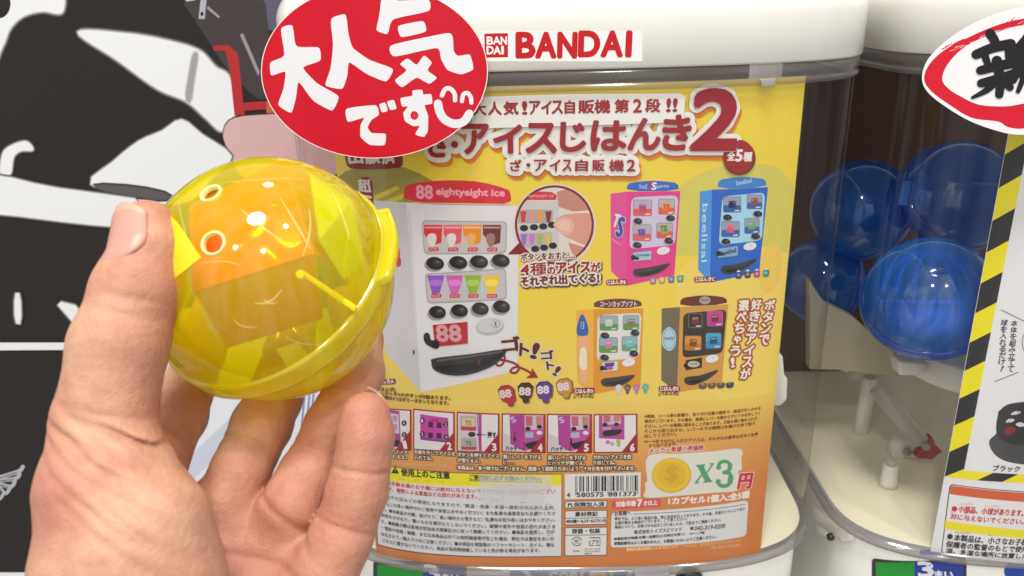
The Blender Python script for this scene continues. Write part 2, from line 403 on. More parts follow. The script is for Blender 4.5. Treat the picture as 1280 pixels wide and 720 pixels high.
def machine(cx, cy, label):
    S = Panel(cx, cy); top = empty('capsule_machine', (cx, cy+60, -300), label, 'capsule machine', 'capsule vending machines side by side')
    R = lambda off, z: S.ring(off, z)
    # lid: straight front, generous round shoulder
    prof = [(-1.5, -32.2), (2.2, -32.2), (3.0, -31.2), (3.0, -12)]
    for i in range(1, 13):
        a = math.pi/2*i/12; prof.append((3.0-17*(1-math.cos(a)), -12+17*math.sin(a)))
    prof.append((-40, 5.6))
    ringloft('lid', [R(o, z) for o, z in prof], CREAM, top, cap_top=True)
    # clear rim tucked under the lid
    rim = [(1.2, -32.4), (2.0, -33.0), (2.2, -36.5), (1.6, -37.6), (1.6, -38.6), (2.4, -39.2), (2.2, -40.6), (0.9, -41.4)]
    ringloft('rim', [R(o, z) for o, z in rim], CLEARRIM, top)
    ringloft('window', [R(0.9, z) for z in (-41.4, -80, -120, -160, -200, -240, -270, -292)], CLEAR, top)
    lip = [(0.9, -291.5), (2.6, -292.6), (3.4, -293.6), (3.4, -295.6), (2.4, -296.6), (-3, -296.6)]
    ringloft('lower_lip', [R(o, z) for o, z in lip], CLEARRIM, top)
    body = [(-3, -296.9), (-2.4, -297.6), (-2.4, -330), (-2.4, -430)]
    ringloft('body', [R(o, z) for o, z in body], CREAM, top, cap_bot=False)
    fl = R(-1.2, -290.6); mesh_obj('tray_floor', fl, [tuple(range(len(fl)))], CREAM_IN, top)
    x0, x1, yb = cx-134, cx+134, cy+225
    mesh_obj('back_panel', [(x0, yb, -296), (x1, yb, -296), (x1, yb, -20), (x0, yb, -20)], [(0, 1, 2, 3)], BROWN, top)
    return S, top

S1, M1 = machine(0, 0, 'white capsule machine in the middle with a yellow and orange picture card behind its window')
S2, M2 = machine(291, 2, 'white capsule machine at the right edge holding blue capsules and a hazard-striped card')

# ------------------------------------------------------------------ backdrop
wl = mesh_obj('wall', [(-1400, 420, -900), (1400, 420, -900), (1400, 420, 900), (-1400, 420, 900)], [(0, 1, 2, 3)], mat('wall_paint', (190, 188, 186), rough=0.8, vary=0.03))
wl['kind'] = 'structure'
PO = Flat(atY(200, 360, 175), (1, 0.03, 0), (0, -1, 0))
post = empty('wall_poster', PO.o, 'large black and white poster with a pink shape, left of the machines', 'poster')
BK, WT, PK = (36, 32, 31), (232, 233, 234), (212, 172, 172)
sheet_pts = [(-260, -260), (430, -260), (430, 900), (-260, 900)]
pts = [PO.world(PO.uv(*p)[None], 0)[0] for p in sheet_pts]
slab('sheet', pts, (0, 1, 0), 3, mat('poster_black', BK, rough=0.5, spec=0.3, vary=0.05), post)
g = Print(PO, 0.3, step=0.08, ox=0, oy=0, k=3); g.blur = 2.8
g.smooth([(-160, 160), (-120, 20), (0, -60), (215, -60), (235, 45), (160, 42), (90, 60), (40, 105), (10, 175), (-60, 300)], WT)
g.poly([(0, 60), (24, 40), (30, 0), (0, -30), (-60, 0), (-80, 60)], BK, 2); g.build('printed_shape', post)
g.smooth([(293, 120), (480, 126), (620, 150), (745, 188), (808, 250), (862, 292), (880, 430), (835, 492), (770, 440), (700, 380), (590, 332), (440, 225)], WT)
g.blur = 0; g.poly([(720, 186), (752, 194), (737, 280), (720, 400), (688, 375), (704, 280)], (196, 194, 192), 1); g.poly([(724, 196), (746, 200), (732, 280), (716, 392), (694, 372), (709, 280)], (160, 156, 154), 1); g.blur = 2; g.build('printed_shape', post)
g.smooth([(3, 650), (12, 575), (45, 545), (100, 530), (125, 562), (80, 566), (52, 590), (40, 652)], WT); g.build('printed_shape', post)
g.smooth([(342, 690), (420, 610), (520, 530), (610, 490), (682, 448), (760, 505), (870, 585), (800, 660), (720, 750), (560, 760)], WT, 3)
g.poly([(345, 690), (520, 700), (650, 730), (620, 752), (500, 735), (380, 712)], (90, 86, 84), 1); g.build('printed_shape', post)
g.poly([(-200, 640), (0, 655), (180, 700), (350, 722), (560, 752), (450, 850), (300, 838), (0, 800), (-200, 790)], WT, 1); g.build('printed_shape', post)
g.poly([(57, 1098), (78, 1098), (82, 1215), (58, 1210)], WT, 1); g.build('printed_shape', post)
g.poly([(205, 1125), (310, 1150), (292, 1225), (262, 1190)], WT, 1); g.build('printed_shape', post)
g.poly([(-200, 1283), (700, 1283), (700, 1308), (-200, 1313)], WT); g.build('printed_shape', post)
g.box(-300, 2144, 700, 2190, WT); g.build('printed_shape', post)
g = Print(PO, 1.2, step=0.05, ox=0, oy=0, k=1)            # pale area behind the fingers
g.poly([(178, 385), (420, 385), (436, 420), (436, 660), (250, 650), (200, 640), (178, 560)], (228, 230, 236))
for x in (377, 383, 388): g.poly([(x+8, 440), (x+10, 440), (x, 545), (x-2, 545)], (95, 110, 190))
g.poly([(232, 575), (290, 520), (300, 545), (240, 600)], (205, 208, 222))
g.build('pale_panel', post)
g = Print(PO, 1.2, step=0.05, ox=0, oy=0, k=3)
g.smooth([(1010, -60), (960, 0), (978, 90), (1080, 130), (1200, 100), (1200, -60)], (92, 88, 108))
g.poly([(640, -60), (990, -60), (1010, 140), (1040, 330), (985, 385), (930, 340), (850, 260), (780, 150)], (66, 58, 58), 2)
g.poly([(900, 130), (912, 125), (975, 270), (968, 285)], (150, 146, 150))
g.poly([(755, -20), (775, 0), (768, 72), (745, 70)], (172, 170, 180)); g.ell(758, 52, 6, 8, BK)
g.poly([(780, 22), (826, 62), (820, 68), (776, 32)], (150, 146, 150))
g.poly([(680, -30), (740, -30), (735, 0), (700, 6)], (205, 185, 170))
g.build('jacket_print', post)
g = Print(PO, 1.9, step=0.05, ox=0, oy=0, k=3)
RD = (178, 42, 42)
g.poly([(845, 185), (893, 200), (918, 430), (880, 432), (862, 260)], RD); g.poly([(800, 172), (858, 170), (893, 202), (880, 226), (845, 190), (802, 190)], RD)
g.poly([(915, 385), (1015, 378), (1015, 408), (915, 415)], RD)
g.poly([(1000, 385), (1040, 382), (1060, 430), (1000, 430)], (190, 100, 70))
g.build('red_chair_print', post)
g = Print(PO, 2.5, step=0.05, ox=0, oy=0, k=3)
o_ = [(832, 500), (846, 455), (885, 432), (1000, 424), (1100, 420), (1300, 420), (1300, 690), (1000, 690), (905, 680), (858, 575), (838, 530)]
g.poly(o_, (58, 44, 44), 1); g.poly([(1070+(x-1070)*0.985, 560+(y-560)*0.965) for x, y in o_], PK, 1)
g.build('pink_print', post)
g = Print(PO, 2.5, step=0.05)
for (x, y), wd in (((29, 583), 5), ((25, 592), 5), ((19, 602), 5), ((13, 610), 4.5), ((5, 617), 4)):
    g.curve([(-30, 606), (-5, 603+(y-600)*.3), (x-6, y+6), (x, y)], wd, (176, 176, 178)); g.curve([(-28, 606), (-5, 604+(y-600)*.3), (x-8, y+7)], 1.1, (60, 58, 58))
g.build('wing_print', post)

# ------------------------------------------------------------------ name strip on the lid
SL = Panel(0, 0, off=3.0)
g = Print(SL, 0.25, step=0.01)
g.box(599, 38.5, 803, 76.5, (240, 240, 238))
STRIP = g.build('brand_strip', M1)
g = Print(SL, 0.4, ox=320, oy=0, k=3.0476, step=0.01)
BR = (196, 22, 30)
g.poly([(870, 128), (960, 126), (960, 218), (872, 220)], BR)
for ch, a, b, c, d in (('B', 880, 140, 903, 169), ('A', 904, 140, 931, 169), ('N', 933, 140, 955, 169), ('D', 880, 176, 905, 206), ('A', 906, 176, 932, 206), ('I', 936, 176, 943, 206)):
    g.char(ch, a, b, c, d, (240, 240, 240), bold=0.05)
xs = [(994, 1060, 'B'), (1068, 1140, 'A'), (1152, 1218, 'N')]
for a, b, c in xs: g.char(c, a, 126, b, 218, BR, bold=0.065, res=4)
g.frame(740, 0, 2.3704)
for a, b, c in ((-55, -6, 'D'), (9, 66, 'A'), (101, 113, 'I')): pass
g.frame(0, 0, 1)
for a, b, c in ((724, 748, 'D'), (752, 777, 'A'), (783, 787.5, 'I')): g.char(c, a, 39.8, b, 70, BR, bold=0.065, res=4)
g.build('brand_lettering', STRIP)
# clear tab that holds the card
p = [S1.world(S1.uv(x, y)[None], 1.6)[0] for x, y in ((947, 98), (967, 97), (965, 108), (949, 109))]
slab('card_tab', p, (0, -1, 0), 1.4, mat('tab_grey', (165, 158, 150), rough=0.2), M1, bev=0.5)

# ------------------------------------------------------------------ main display card
card = empty('display_card', (0, 0, -165), 'yellow to orange picture card of toy vending machines inside the middle machine window', 'display card', 'picture cards in the machine windows')
def cardmat():
    m = bpy.data.materials.new('card_gradient'); m.use_nodes = True; nt = m.node_tree; b = nt.nodes['Principled BSDF']
    tc = nt.nodes.new('ShaderNodeTexCoord'); sp = nt.nodes.new('ShaderNodeSeparateXYZ'); nt.links.new(tc.outputs['Object'], sp.inputs[0])
    nz = nt.nodes.new('ShaderNodeTexNoise'); nz.inputs['Scale'].default_value = 22; nt.links.new(tc.outputs['Object'], nz.inputs['Vector'])
    ad = nt.nodes.new('ShaderNodeMath'); ad.operation = 'MULTIPLY_ADD'; ad.inputs[1].default_value = 0.012; nt.links.new(nz.outputs['Fac'], ad.inputs[0]); nt.links.new(sp.outputs['Z'], ad.inputs[2])
    mr = nt.nodes.new('ShaderNodeMapRange'); mr.inputs['From Min'].default_value = -0.128; mr.inputs['From Max'].default_value = 0.127; nt.links.new(ad.outputs[0], mr.inputs['Value'])
    cr = nt.nodes.new('ShaderNodeValToRGB'); nt.links.new(mr.outputs[0], cr.inputs[0]); E = cr.color_ramp.elements
    E[0].position = 0.0; E[0].color = rgb((208, 124, 64)); E[1].position = 1.0; E[1].color = rgb((238, 212, 66))
    for ps, c in ((0.22, (214, 134, 74)), (0.33, (226, 168, 84)), (0.42, (238, 208, 100)), (0.62, (240, 212, 74))):
        e = E.new(ps); e.color = rgb(c)
    nt.links.new(cr.outputs[0], b.inputs['Base Color']); b.inputs['Roughness'].default_value = 0.4; b.inputs['Specular IOR Level'].default_value = 0.4
    return m
SC = Panel(0, 0, off=-1.2)
CARDM = cardmat()
b = Print(SC, 0.0)
b.poly([(-112, -38.6), (104, -38.6), (104.4, -293.0), (-112, -293.0)], CARDM, rel=False)
b.build('sheet', card)
M_ = (120, 22, 34); DR = (140, 25, 40); HW = (228, 226, 222)
# faint shapes of the background print
g = Print(SC, 0.03, step=0.006)
OLV = (214, 204, 98)
e = [(935+122*math.cos(t), 306+102*math.sin(t)) for t in np.linspace(math.pi*1.0, math.pi*1.6, 24)]
g.poly([(815, 318)] + e[1:] + [(993, 232), (984, 318)], OLV)
g.poly([(417, 226), (432, 214), (452, 208), (480, 206), (505, 209), (525, 217), (545, 228), (545, 252), (419, 252)], (160, 150, 70))
g.poly([(452, 252), (496, 232), (500, 236), (466, 252)], (205, 190, 60)); g.poly([(478, 252), (510, 240), (514, 244), (490, 254)], (205, 190, 60))
YF = (242, 214, 104)
g.poly([(842, 345), (862, 326), (890, 313), (930, 306), (965, 310), (985, 317), (966, 490), (900, 500), (860, 470)], YF)
g.ell(963, 335, 14, 32, (240, 202, 92), rot=8)
g.build('background_print', card)

# ---- title
g = Print(SC, 0.1, step=0.014)
TR = (158, 30, 44); OR = (226, 128, 44); HAL = (240, 238, 234)
main = [('ざ', 537, 162, 563, 195), ('・', 565, 176, 573, 184), ('ア', 580, 155, 611, 191), ('イ', 618, 156, 652, 190), ('ス', 658, 154, 695, 190), ('じ', 701, 153, 731, 188), ('は', 739, 151, 781, 187), ('ん', 785, 148, 823, 186), ('き', 827, 144, 860, 186), ('2', 863, 113, 917, 185)]
sub = 'ざ・アイス自販機2'
subx = [(638, 652), (658, 663), (668, 683), (687, 700), (703, 714), (719, 734), (740, 755), (761, 779), (783, 793)]
row = [('大', 592, 608), ('人', 611, 627), ('気', 630, 648), ('!', 653, 659), ('ア', 662, 675), ('イ', 677, 689), ('ス', 690, 703), ('自', 706, 718), ('販', 723, 742), ('機', 743, 762), ('第', 768, 785), ('2', 791, 801), ('段', 806, 824), ('!', 832, 837), ('!', 840, 845)]
rowy = lambda x: (143.5 - (x-592)*0.019)
big = lambda r: [(c, a, b_, x1, y1, r if c != '2' else r*0.72) for c, a, b_, x1, y1 in main]
for pas in range(3):
    col, dx, dy, gr = ((OR, 2.5, 6.0, 0.0), (HAL, 0, 0, 0.0), (None, 0, 0, 0))[pas]
    if pas < 2:
        for c, a, b_, x1, y1 in main:
            h = y1-b_; g.text(c, (a+dx, y1+dy), (x1+dx, y1+dy), h, col, halo=[((8.3 if c != '2' else 8.8)/h, col), (4.5/h, col)])
            g.lay -= 0.005
        g.lay += 0.006
        for (a, b_), c in zip(subx, sub):
            hh = 14 if c != '・' else 5; yb = 213 if c != '・' else 208
            g.text(c, (a+dx, yb+dy*0.9), (b_+dx, yb+dy*0.9), hh, col, halo=[(6.4/hh, col), (3/hh, col)]); g.lay -= 0.005
        g.lay += 0.006
        if pas == 1:
            for c, a, b_ in row: g.text(c, (a, rowy(a)), (b_, rowy(b_)), 16, col, halo=[(6.2/16, col), (3/16, col)]); g.lay -= 0.005
            g.poly([(590, 121), (700, 117), (849, 116), (856, 120), (853, 152), (590, 160)], HAL); g.poly([(575, 168), (860, 160), (862, 178), (580, 184)], HAL) if False else None
        g.lay += 0.006
    else:
        for c, a, b_, x1, y1 in main: g.char(c, a, b_, x1, y1, TR, bold=0.045 if c != '2' else 0.05, res=4)
        for (a, b_), c in zip(subx, sub): g.text(c, (a, 213 if c != '・' else 208), (b_, 213 if c != '・' else 208), 14 if c != '・' else 5, TR, bold=0.035)
        for c, a, b_ in row: g.text(c, (a, rowy(a)), (b_, rowy(b_)), 16, TR, bold=0.04)
g.build('title_lettering', card)
g = Print(SC, 5.5)
g.ell(923.5, 197, 20, 21.5, (112, 40, 34), n=40); g.ell(922.5, 195, 19.5, 20.8, (158, 34, 44), n=40)
g.char('全', 908, 189, 917, 200, (240, 232, 228), bold=0.05); g.char('5', 918.5, 187, 926, 201, (240, 232, 228), bold=0.06); g.char('種', 928, 190, 938, 201, (240, 232, 228), bold=0.05)
g.build('count_badge', card)
# ---- left headings
g = Print(SC, 0.3)
g.poly([(430, 180), (500, 180), (505, 205), (498, 211), (440, 212), (432, 206)], DR, 1)
for ch, x in (('出', 437), ('願', 458), ('済', 478)): g.text(ch, (x, 205), (x+17, 203.5), 18, (225, 215, 210), bold=0.05)
g.build('red_heading', card)
g = Print(SC, 0.3)
g.poly([(446, 222), (465, 221), (467, 245), (470, 330), (456, 330), (448, 262), (450, 246)], DR, 1)
g.char('超', 449, 224, 464, 240, (232, 222, 218), bold=0.05)
for i, (y, c) in enumerate(((244, 'ミ'), (263, 'ニ'), (281, 'サ'), (300, 'イ'))): g.char(c, 451+i*0.6, y, 466+i*0.6, y+15, (232, 222, 218), bold=0.06)
g.build('upright_heading', card)

# ---- toy vending machine pictures
GL = (196, 192, 196); KN = (36, 34, 37)
def knob(g, x, y, rx, ry):
    g.ell(x-rx*0.12, y+ry*0.25, rx*1.08, ry*1.05, (150, 148, 152), n=18); g.ell(x, y, rx, ry, KN, rot=10, n=20); g.ell(x+rx*0.25, y-ry*0.05, rx*0.55, ry*0.6, (58, 56, 60), n=14); g.ell(x+rx*0.3, y-ry*0.2, rx*0.25, ry*0.18, (108, 106, 110), n=10)
g = Print(SC, 0.2, ox=0, oy=0, k=1)
g.poly([(465, 250), (508, 253), (526, 490), (482, 440)], (206, 203, 208))
g.poly([(508, 253), (645.5, 257), (648, 300), (646.5, 463), (526, 490)], (226, 224, 227))
g.poly([(513, 262), (526, 480), (524.5, 484), (509.5, 262)], (214, 212, 216))
for x, y, r in ((479, 293, 6), (482, 305, 9), (493, 314, 9), (497, 326, 6)): g.ell(x, y, r*0.75, r*1.3, (214, 60, 84), rot=-12)
g.text('8', (488, 320), (497, 321), 13, (236, 190, 198), bold=0.03)
g.poly([(504.5, 253), (505, 234), (512, 230), (540, 226), (570, 225), (602, 227), (634, 236), (638, 240), (639.5, 255), (600, 254)], (214, 48, 68), 1)
g.poly([(507, 253), (639, 255.5), (637, 257), (545, 256)], (196, 168, 172))
g.text('88', (521, 248), (541, 248.5), 16.5, (238, 160, 176), bold=0.05); g.text('eightyeight ice', (545.5, 246), (630.5, 248), 11.5, (238, 168, 182), bold=0.045)
def showcase(q, items, w0, w1):
    g.rrect(q, (170, 165, 168), .16); c = np.mean(q, 0); q2 = [(c[0]+(x-c[0])*.975, c[1]+(y-c[1])*.93) for x, y in q]; g.rrect(q2, (198, 194, 196), .16)
    n = len(items)
    for i, (col, cup) in enumerate(items):
        x0 = w0[0]+(w1[0]-w0[0])*i/n; x1 = w0[0]+(w1[0]-w0[0])*(i+.94)/n; y0 = w0[1]; y1 = w1[1]; wd = x1-x0
        if cup:
            g.poly([(x0, y0), (x1, y0), (x1-wd*.28, y0+(y1-y0)*.82), (x0+wd*.3, y0+(y1-y0)*.9)], col)
            g.poly([(x0+wd*.1, y0+(y1-y0)*.2), (x1-wd*.1, y0+(y1-y0)*.2), (x1-wd*.2, y0+(y1-y0)*.5), (x0+wd*.2, y0+(y1-y0)*.5)], tuple(min(255, v+28) for v in col), 1)
        else:
            g.poly([(x0, y0), (x1, y0), (x1-wd*.06, y0+(y1-y0)*.7), (x0+wd*.52, y0+(y1-y0)*.8), (x0, y0+(y1-y0)*.36)], col)
            g.poly([(x0+wd*.12, y0+(y1-y0)*.42), (x0+wd*.45, y0+(y1-y0)*.3), (x0+wd*.72, y0+(y1-y0)*.42), (x0+wd*.58, y0+(y1-y0)*.86), (x0+wd*.3, y0+(y1-y0)*.86)], (226, 222, 220) if i < 2 else tuple(int(v*.6+90) for v in col), 1)
            g.poly([(x0+wd*.05, y0+2), (x1-wd*.05, y0+2), (x1-wd*.05, y0+4.6), (x0+wd*.05, y0+4.6)], tuple(int(v*.5+120) for v in col))
        xc = x0+wd*.52; g.rrect([(xc-6.4, y1-3.6), (xc+6.4, y1-4), (xc+6.4, y1+1), (xc-6.4, y1+1.4)], (206, 44, 60), .4); g.text('¥120', (xc-4.6, y1+.4), (xc+4.6, y1), 3.2, (240, 205, 205))
    for (a, b_) in ((w0[0]+(w1[0]-w0[0])*k/n-1, .8) for k in range(1, n)): g.poly([(a, w0[1]), (a+b_, w0[1]), (a+b_, w1[1]), (a, w1[1])], (214, 211, 213))
showcase([(527, 275), (634, 276.5), (633, 317), (530, 318)], [((222, 56, 68), 0), ((232, 92, 104), 0), ((238, 146, 42), 0), ((112, 46, 34), 0)], (530, 281), (628, 313))
for i, (x, y) in enumerate(((544, 329), (573, 328), (599, 327), (626, 325.5))): knob(g, x, y, 11.3, 8)
showcase([(531, 342), (632.5, 335), (633.5, 374), (534, 379)], [((144, 92, 196), 1), ((206, 104, 186), 1), ((146, 184, 62), 1), ((236, 198, 64), 1)], (534, 344), (627, 371))
for i, (x, y) in enumerate(((547, 390), (574.5, 388), (600.5, 385.5), (627, 383))): knob(g, x, y, 10.6, 7.8)
g.poly([(541, 406), (584.5, 402), (585, 429), (544, 433)], (186, 36, 52)); g.text('88', (547, 426.5), (577, 426), 20, (214, 160, 168), bold=0.05)
g.poly([(529.5, 416), (537, 415.5), (538.5, 426), (546, 424), (550, 429), (548, 436), (541, 435), (530, 428)], KN, 1); g.ell(544.5, 430, 5, 5.5, (24, 23, 25))
g.ell(612.5, 407.5, 17.5, 10, (186, 184, 188), rot=-6); g.ell(612.5, 406.5, 16.4, 9, (206, 204, 207), rot=-6); g.ell(619.5, 404.5, 5.4, 5.2, (160, 158, 162)); g.ell(619.3, 404.2, 4.3, 4.1, (214, 212, 215)); g.text('1', (618.3, 407), (620.8, 407), 5.4, (120, 118, 122))
g.smooth([(539.5, 453), (544, 447.5), (590, 442), (629, 436.5), (631.5, 442), (616, 457), (586, 468), (560, 468.5), (543, 462)], (48, 46, 49))
g.smooth([(545, 458), (590, 453), (628, 441), (612, 455), (585, 465), (562, 465.5)], (24, 23, 25)); g.poly([(546, 449), (628, 438), (628, 440), (546, 452)], (92, 90, 93))
g.poly([(516.5, 437), (518.5, 438), (518, 443), (516.5, 442)], KN)
g.curve([(598, 455), (600, 450)], 1.6, (150, 30, 44)); g.build('vending_machine_picture', card, 'white toy machine picture with a red header')

def mini(face, side, head, hc, sc, fc, wc, wq, wins, knobs, sign, signc, coin, tray, frame, extra=None, label=None):
    g = Print(SC, 0.2).frame(*frame)
    g.poly(side, sc); g.poly(face, fc)
    a, b_, c, d = [np.array(p, float) for p in head]   # bl, tl, tr, br ; arched top
    g.poly([a, b_, b_*.75+c*.25-np.array((0, 10)), b_*.5+c*.5-np.array((0, 14)), b_*.25+c*.75-np.array((0, 10)), c, d], hc, 1)
    g.rrect(wq, wc, .14)
    for q, colt, colb, item in wins:
        q = [q[0:2], (q[2], q[1]), q[2:4], (q[0], q[3])]; g.rrect(q, (132, 134, 142), .14); c = np.mean(q, 0); q2 = [(c[0]+(x-c[0])*.93, c[1]+(y-c[1])*.93) for x, y in q]
        g.rrect(q2, colt, .14); g.rrect([((q2[0][0]), q2[0][1]*.45+q2[3][1]*.55), (q2[1][0], q2[1][1]*.45+q2[2][1]*.55), q2[2], q2[3]], colb, .12)
        g.rrect([(c[0]-18, c[1]-18), (c[0]+18, c[1]-20), (c[0]+18, c[1]+16), (c[0]-18, c[1]+18)], item, .2); g.poly([(c[0]-14, c[1]-13), (c[0]+13, c[1]-15), (c[0]+13, c[1]-8), (c[0]-14, c[1]-6)], tuple(int(v*.5+120) for v in item))
        g.poly([(q2[2][0]-30, q2[2][1]-9), (q2[2][0]-6, q2[2][1]-11), (q2[2][0]-6, q2[2][1]-5), (q2[2][0]-30, q2[2][1]-3)], (225, 222, 226))
    for x, y in knobs: knob(g, x, y, 22, 15)
    g.poly(sign, signc); c = np.mean(sign, 0); g.outline(sign, 3, tuple(int(v*.7) for v in signc))
    g.ell(sign[0][0]+2, c[1]+8, 14, 13, KN, n=16); g.ell(sign[0][0]+20, c[1]+12, 9, 8, KN, n=14)
    g.ell(coin[0], coin[1], 33, 19, (232, 230, 232), rot=-12); g.stroke([(coin[0]+6, coin[1]-8), (coin[0]+4, coin[1]+2)], 3, (150, 148, 150), caps=False)
    x0, y0, x1, y1 = tray
    g.smooth([(x0, y0), (x0+16, y0-16), (x0+80, y0-24), (x1-6, y1), (x1, y1+10), (x1-50, y1+48), (x0+50, y0+24), (x0+12, y0+20)], (66, 62, 62)); g.smooth([(x0+22, y0+4), (x0+90, y0-4), (x1-14, y1+12), (x1-60, y1+42), (x0+54, y0+18)], (34, 32, 33))
    if extra: extra(g)
    return g.build('vending_machine_picture', card, label)
def exB(g):
    g.text('ToiZ', (234, 103), (276, 102), 18, (200, 205, 225), bold=0.03); g.text('T', (278, 106), (298, 106), 36, (206, 34, 50), bold=0.05); g.text('S', (298, 108), (320, 108), 36, (226, 228, 240), bold=0.06); g.text('spirits', (322, 103), (384, 100), 18, (200, 205, 225), bold=0.03)
    g.text('T', (100, 290), (124, 296), 62, (236, 226, 234), bold=0.05); g.text('S', (118, 340), (146, 344), 96, (60, 80, 170), bold=0.05, halo=[(0.07, (232, 226, 236))])
    for i in range(3): g.stroke([(98+i*6, 350+i*8), (130+i*8, 378+i*4)], 4, (240, 150, 200), caps=False)
    for x, y, c in ((252, 212, (150, 90, 160)), (370, 205, (220, 70, 40)), (243, 332, (90, 80, 170)), (356, 312, (90, 120, 50))): g.text('TS', (x-16, y), (x+16, y), 24, c, bold=0.05)
    g.text('TOYS spirits', (220, 446), (290, 440), 14, (60, 90, 130), bold=0.03)
mini([(172, 118), (442, 115), (412, 535), (172, 590)], [(92, 128), (172, 118), (172, 590), (95, 515)], [(174, 116), (176, 78), (431, 76), (434, 115)], (52, 104, 196), (224, 78, 150), (226, 62, 140), (206, 196, 222),
     [(197, 146), (432, 136), (414, 384), (187, 406)],
     [((205, 158, 300, 241), (184, 172, 182), (226, 84, 84), (196, 84, 104)), ((331, 154, 414, 233), (186, 174, 180), (230, 88, 72), (238, 150, 48)), ((203, 282, 297, 365), (184, 172, 182), (224, 92, 96), (126, 96, 170)), ((322, 274, 405, 351), (184, 174, 178), (222, 88, 84), (150, 170, 80))],
     [(230, 265), (393, 250), (227, 385), (384, 364)], [(206, 422), (297, 412), (295, 458), (205, 466)], (168, 196, 216), (356, 413), (204, 520, 384, 477), (740, 210, 4), exB, 'pink toy machine picture with a blue header')
def exC(g):
    g.text('beelisal', (722, 88), (798, 72), 24, (170, 205, 236), bold=0.03)
    g.text('beelisal', (552, 180), (546, 470), 26, (186, 222, 240), bold=0.03)
    g.text('beelisal', (650, 437), (720, 420), 22, (50, 70, 110), bold=0.04)
mini([(600, 108), (880, 95), (836, 520), (590, 572)], [(540, 118), (600, 108), (590, 572), (530, 508)], [(628, 106), (632, 60), (868, 56), (873, 96)], (66, 132, 208), (78, 150, 222), (44, 104, 200), (166, 214, 238),
     [(652, 142), (866, 121), (848, 362), (633, 384)],
     [((655, 142, 746, 223), (150, 160, 180), (56, 92, 160), (30, 40, 90)), ((773, 131, 851, 206), (150, 160, 180), (60, 96, 160), (140, 90, 70)), ((645, 265, 739, 346), (150, 160, 180), (50, 100, 180), (226, 90, 120)), ((761, 250, 838, 329), (150, 165, 180), (60, 104, 170), (110, 170, 110))],
     [(678, 247), (829, 229), (670, 368), (818, 341)], [(632, 402), (730, 388), (728, 438), (630, 450)], (136, 172, 206), (789, 391), (643, 505, 816, 455), (740, 210, 4), exC, 'blue toy machine picture with a pale blue window')
def exD(g):
    g.text('コーンカップソフト', (281, 134), (462, 134), 30, (232, 216, 210), bold=0.03)
    g.smooth([(166, 270), (168, 220), (190, 170), (214, 212), (222, 262), (200, 282)], (44, 100, 176)); g.text('13', (184, 244), (200, 244), 36, (220, 224, 230))
    g.smooth([(172, 290), (196, 280), (218, 290), (222, 400), (214, 500), (196, 520), (178, 480), (170, 380)], (236, 176, 130)); g.smooth([(182, 350), (200, 335), (212, 360), (214, 430), (196, 450), (176, 420)], (240, 226, 196))
    g.poly([(302, 416), (352, 410), (350, 430), (304, 436)], (60, 70, 170)); g.ell(328, 440, 18, 9, (210, 80, 90))
GRN = ((150, 176, 190), (96, 150, 70))
mini([(248, 146), (497, 142), (483, 525), (245, 572)], [(161, 152), (248, 146), (245, 572), (166, 512)], [(250, 142), (250, 108), (486, 104), (490, 138)], (112, 58, 52), (240, 178, 66), (224, 152, 40), (226, 222, 216),
     [(268, 176), (488, 164), (476, 390), (264, 406)],
     [((278, 177, 371, 253), GRN[0], GRN[1], (196, 206, 190)), ((394, 175, 476, 251), GRN[0], GRN[1], (140, 110, 90)), ((275, 285, 369, 364), GRN[0], GRN[1], (206, 120, 170)), ((388, 281, 468, 356), GRN[0], (110, 160, 110), (110, 190, 190))],
     [(305, 277), (456, 264), (303, 387), (450, 367)], [(290, 412), (370, 404), (368, 452), (290, 460)], (222, 214, 218), (423, 412), (284, 508, 450, 474), (680, 350, 4), exD, 'orange toy machine picture with a brown header')
def exE(g):
    g.ell(804, 101, 28, 20, (176, 160, 156)); g.text('isety', (786, 108), (822, 106), 14, (112, 84, 76), bold=0.04)
    g.smooth([(625, 234), (640, 242), (656, 262), (660, 295), (655, 330), (640, 348), (626, 354), (608, 346), (592, 326), (590, 295), (594, 262), (610, 242)], (176, 206, 218)); g.outline([(625+28*math.cos(t), 294+50*math.sin(t)) for t in np.linspace(0, 6.28, 30)[:-1]], 3, (120, 150, 165)); g.text('isety', (602, 304), (648, 302), 22, (84, 112, 130), bold=0.03)
    g.ell(748, 420, 30, 16, (196, 186, 170)); g.text('isety', (730, 426), (766, 424), 12, (70, 56, 46))
mini([(680, 135), (922, 121), (889, 522), (665, 562)], [(588, 142), (680, 135), (665, 562), (586, 500)], [(680, 133), (683, 92), (912, 88), (916, 122)], (104, 58, 50), (116, 104, 84), (212, 156, 74), (66, 54, 48),
     [(696, 166), (914, 146), (893, 366), (692, 390)],
     [((722, 165, 792, 240), (64, 50, 46), (74, 54, 48), (120, 60, 50)), ((815, 154, 895, 231), (206, 70, 150), (196, 60, 140), (120, 50, 60)), ((703, 278, 787, 352), (226, 146, 50), (206, 120, 40), (120, 80, 40)), ((808, 264, 886, 342), (60, 170, 206), (60, 140, 200), (40, 80, 130))],
     [], [(710, 402), (790, 388), (788, 436), (708, 450)], (58, 48, 40), (840, 393), (700, 500, 866, 450), (680, 350, 4), exE, 'brown toy machine picture with a dark window')

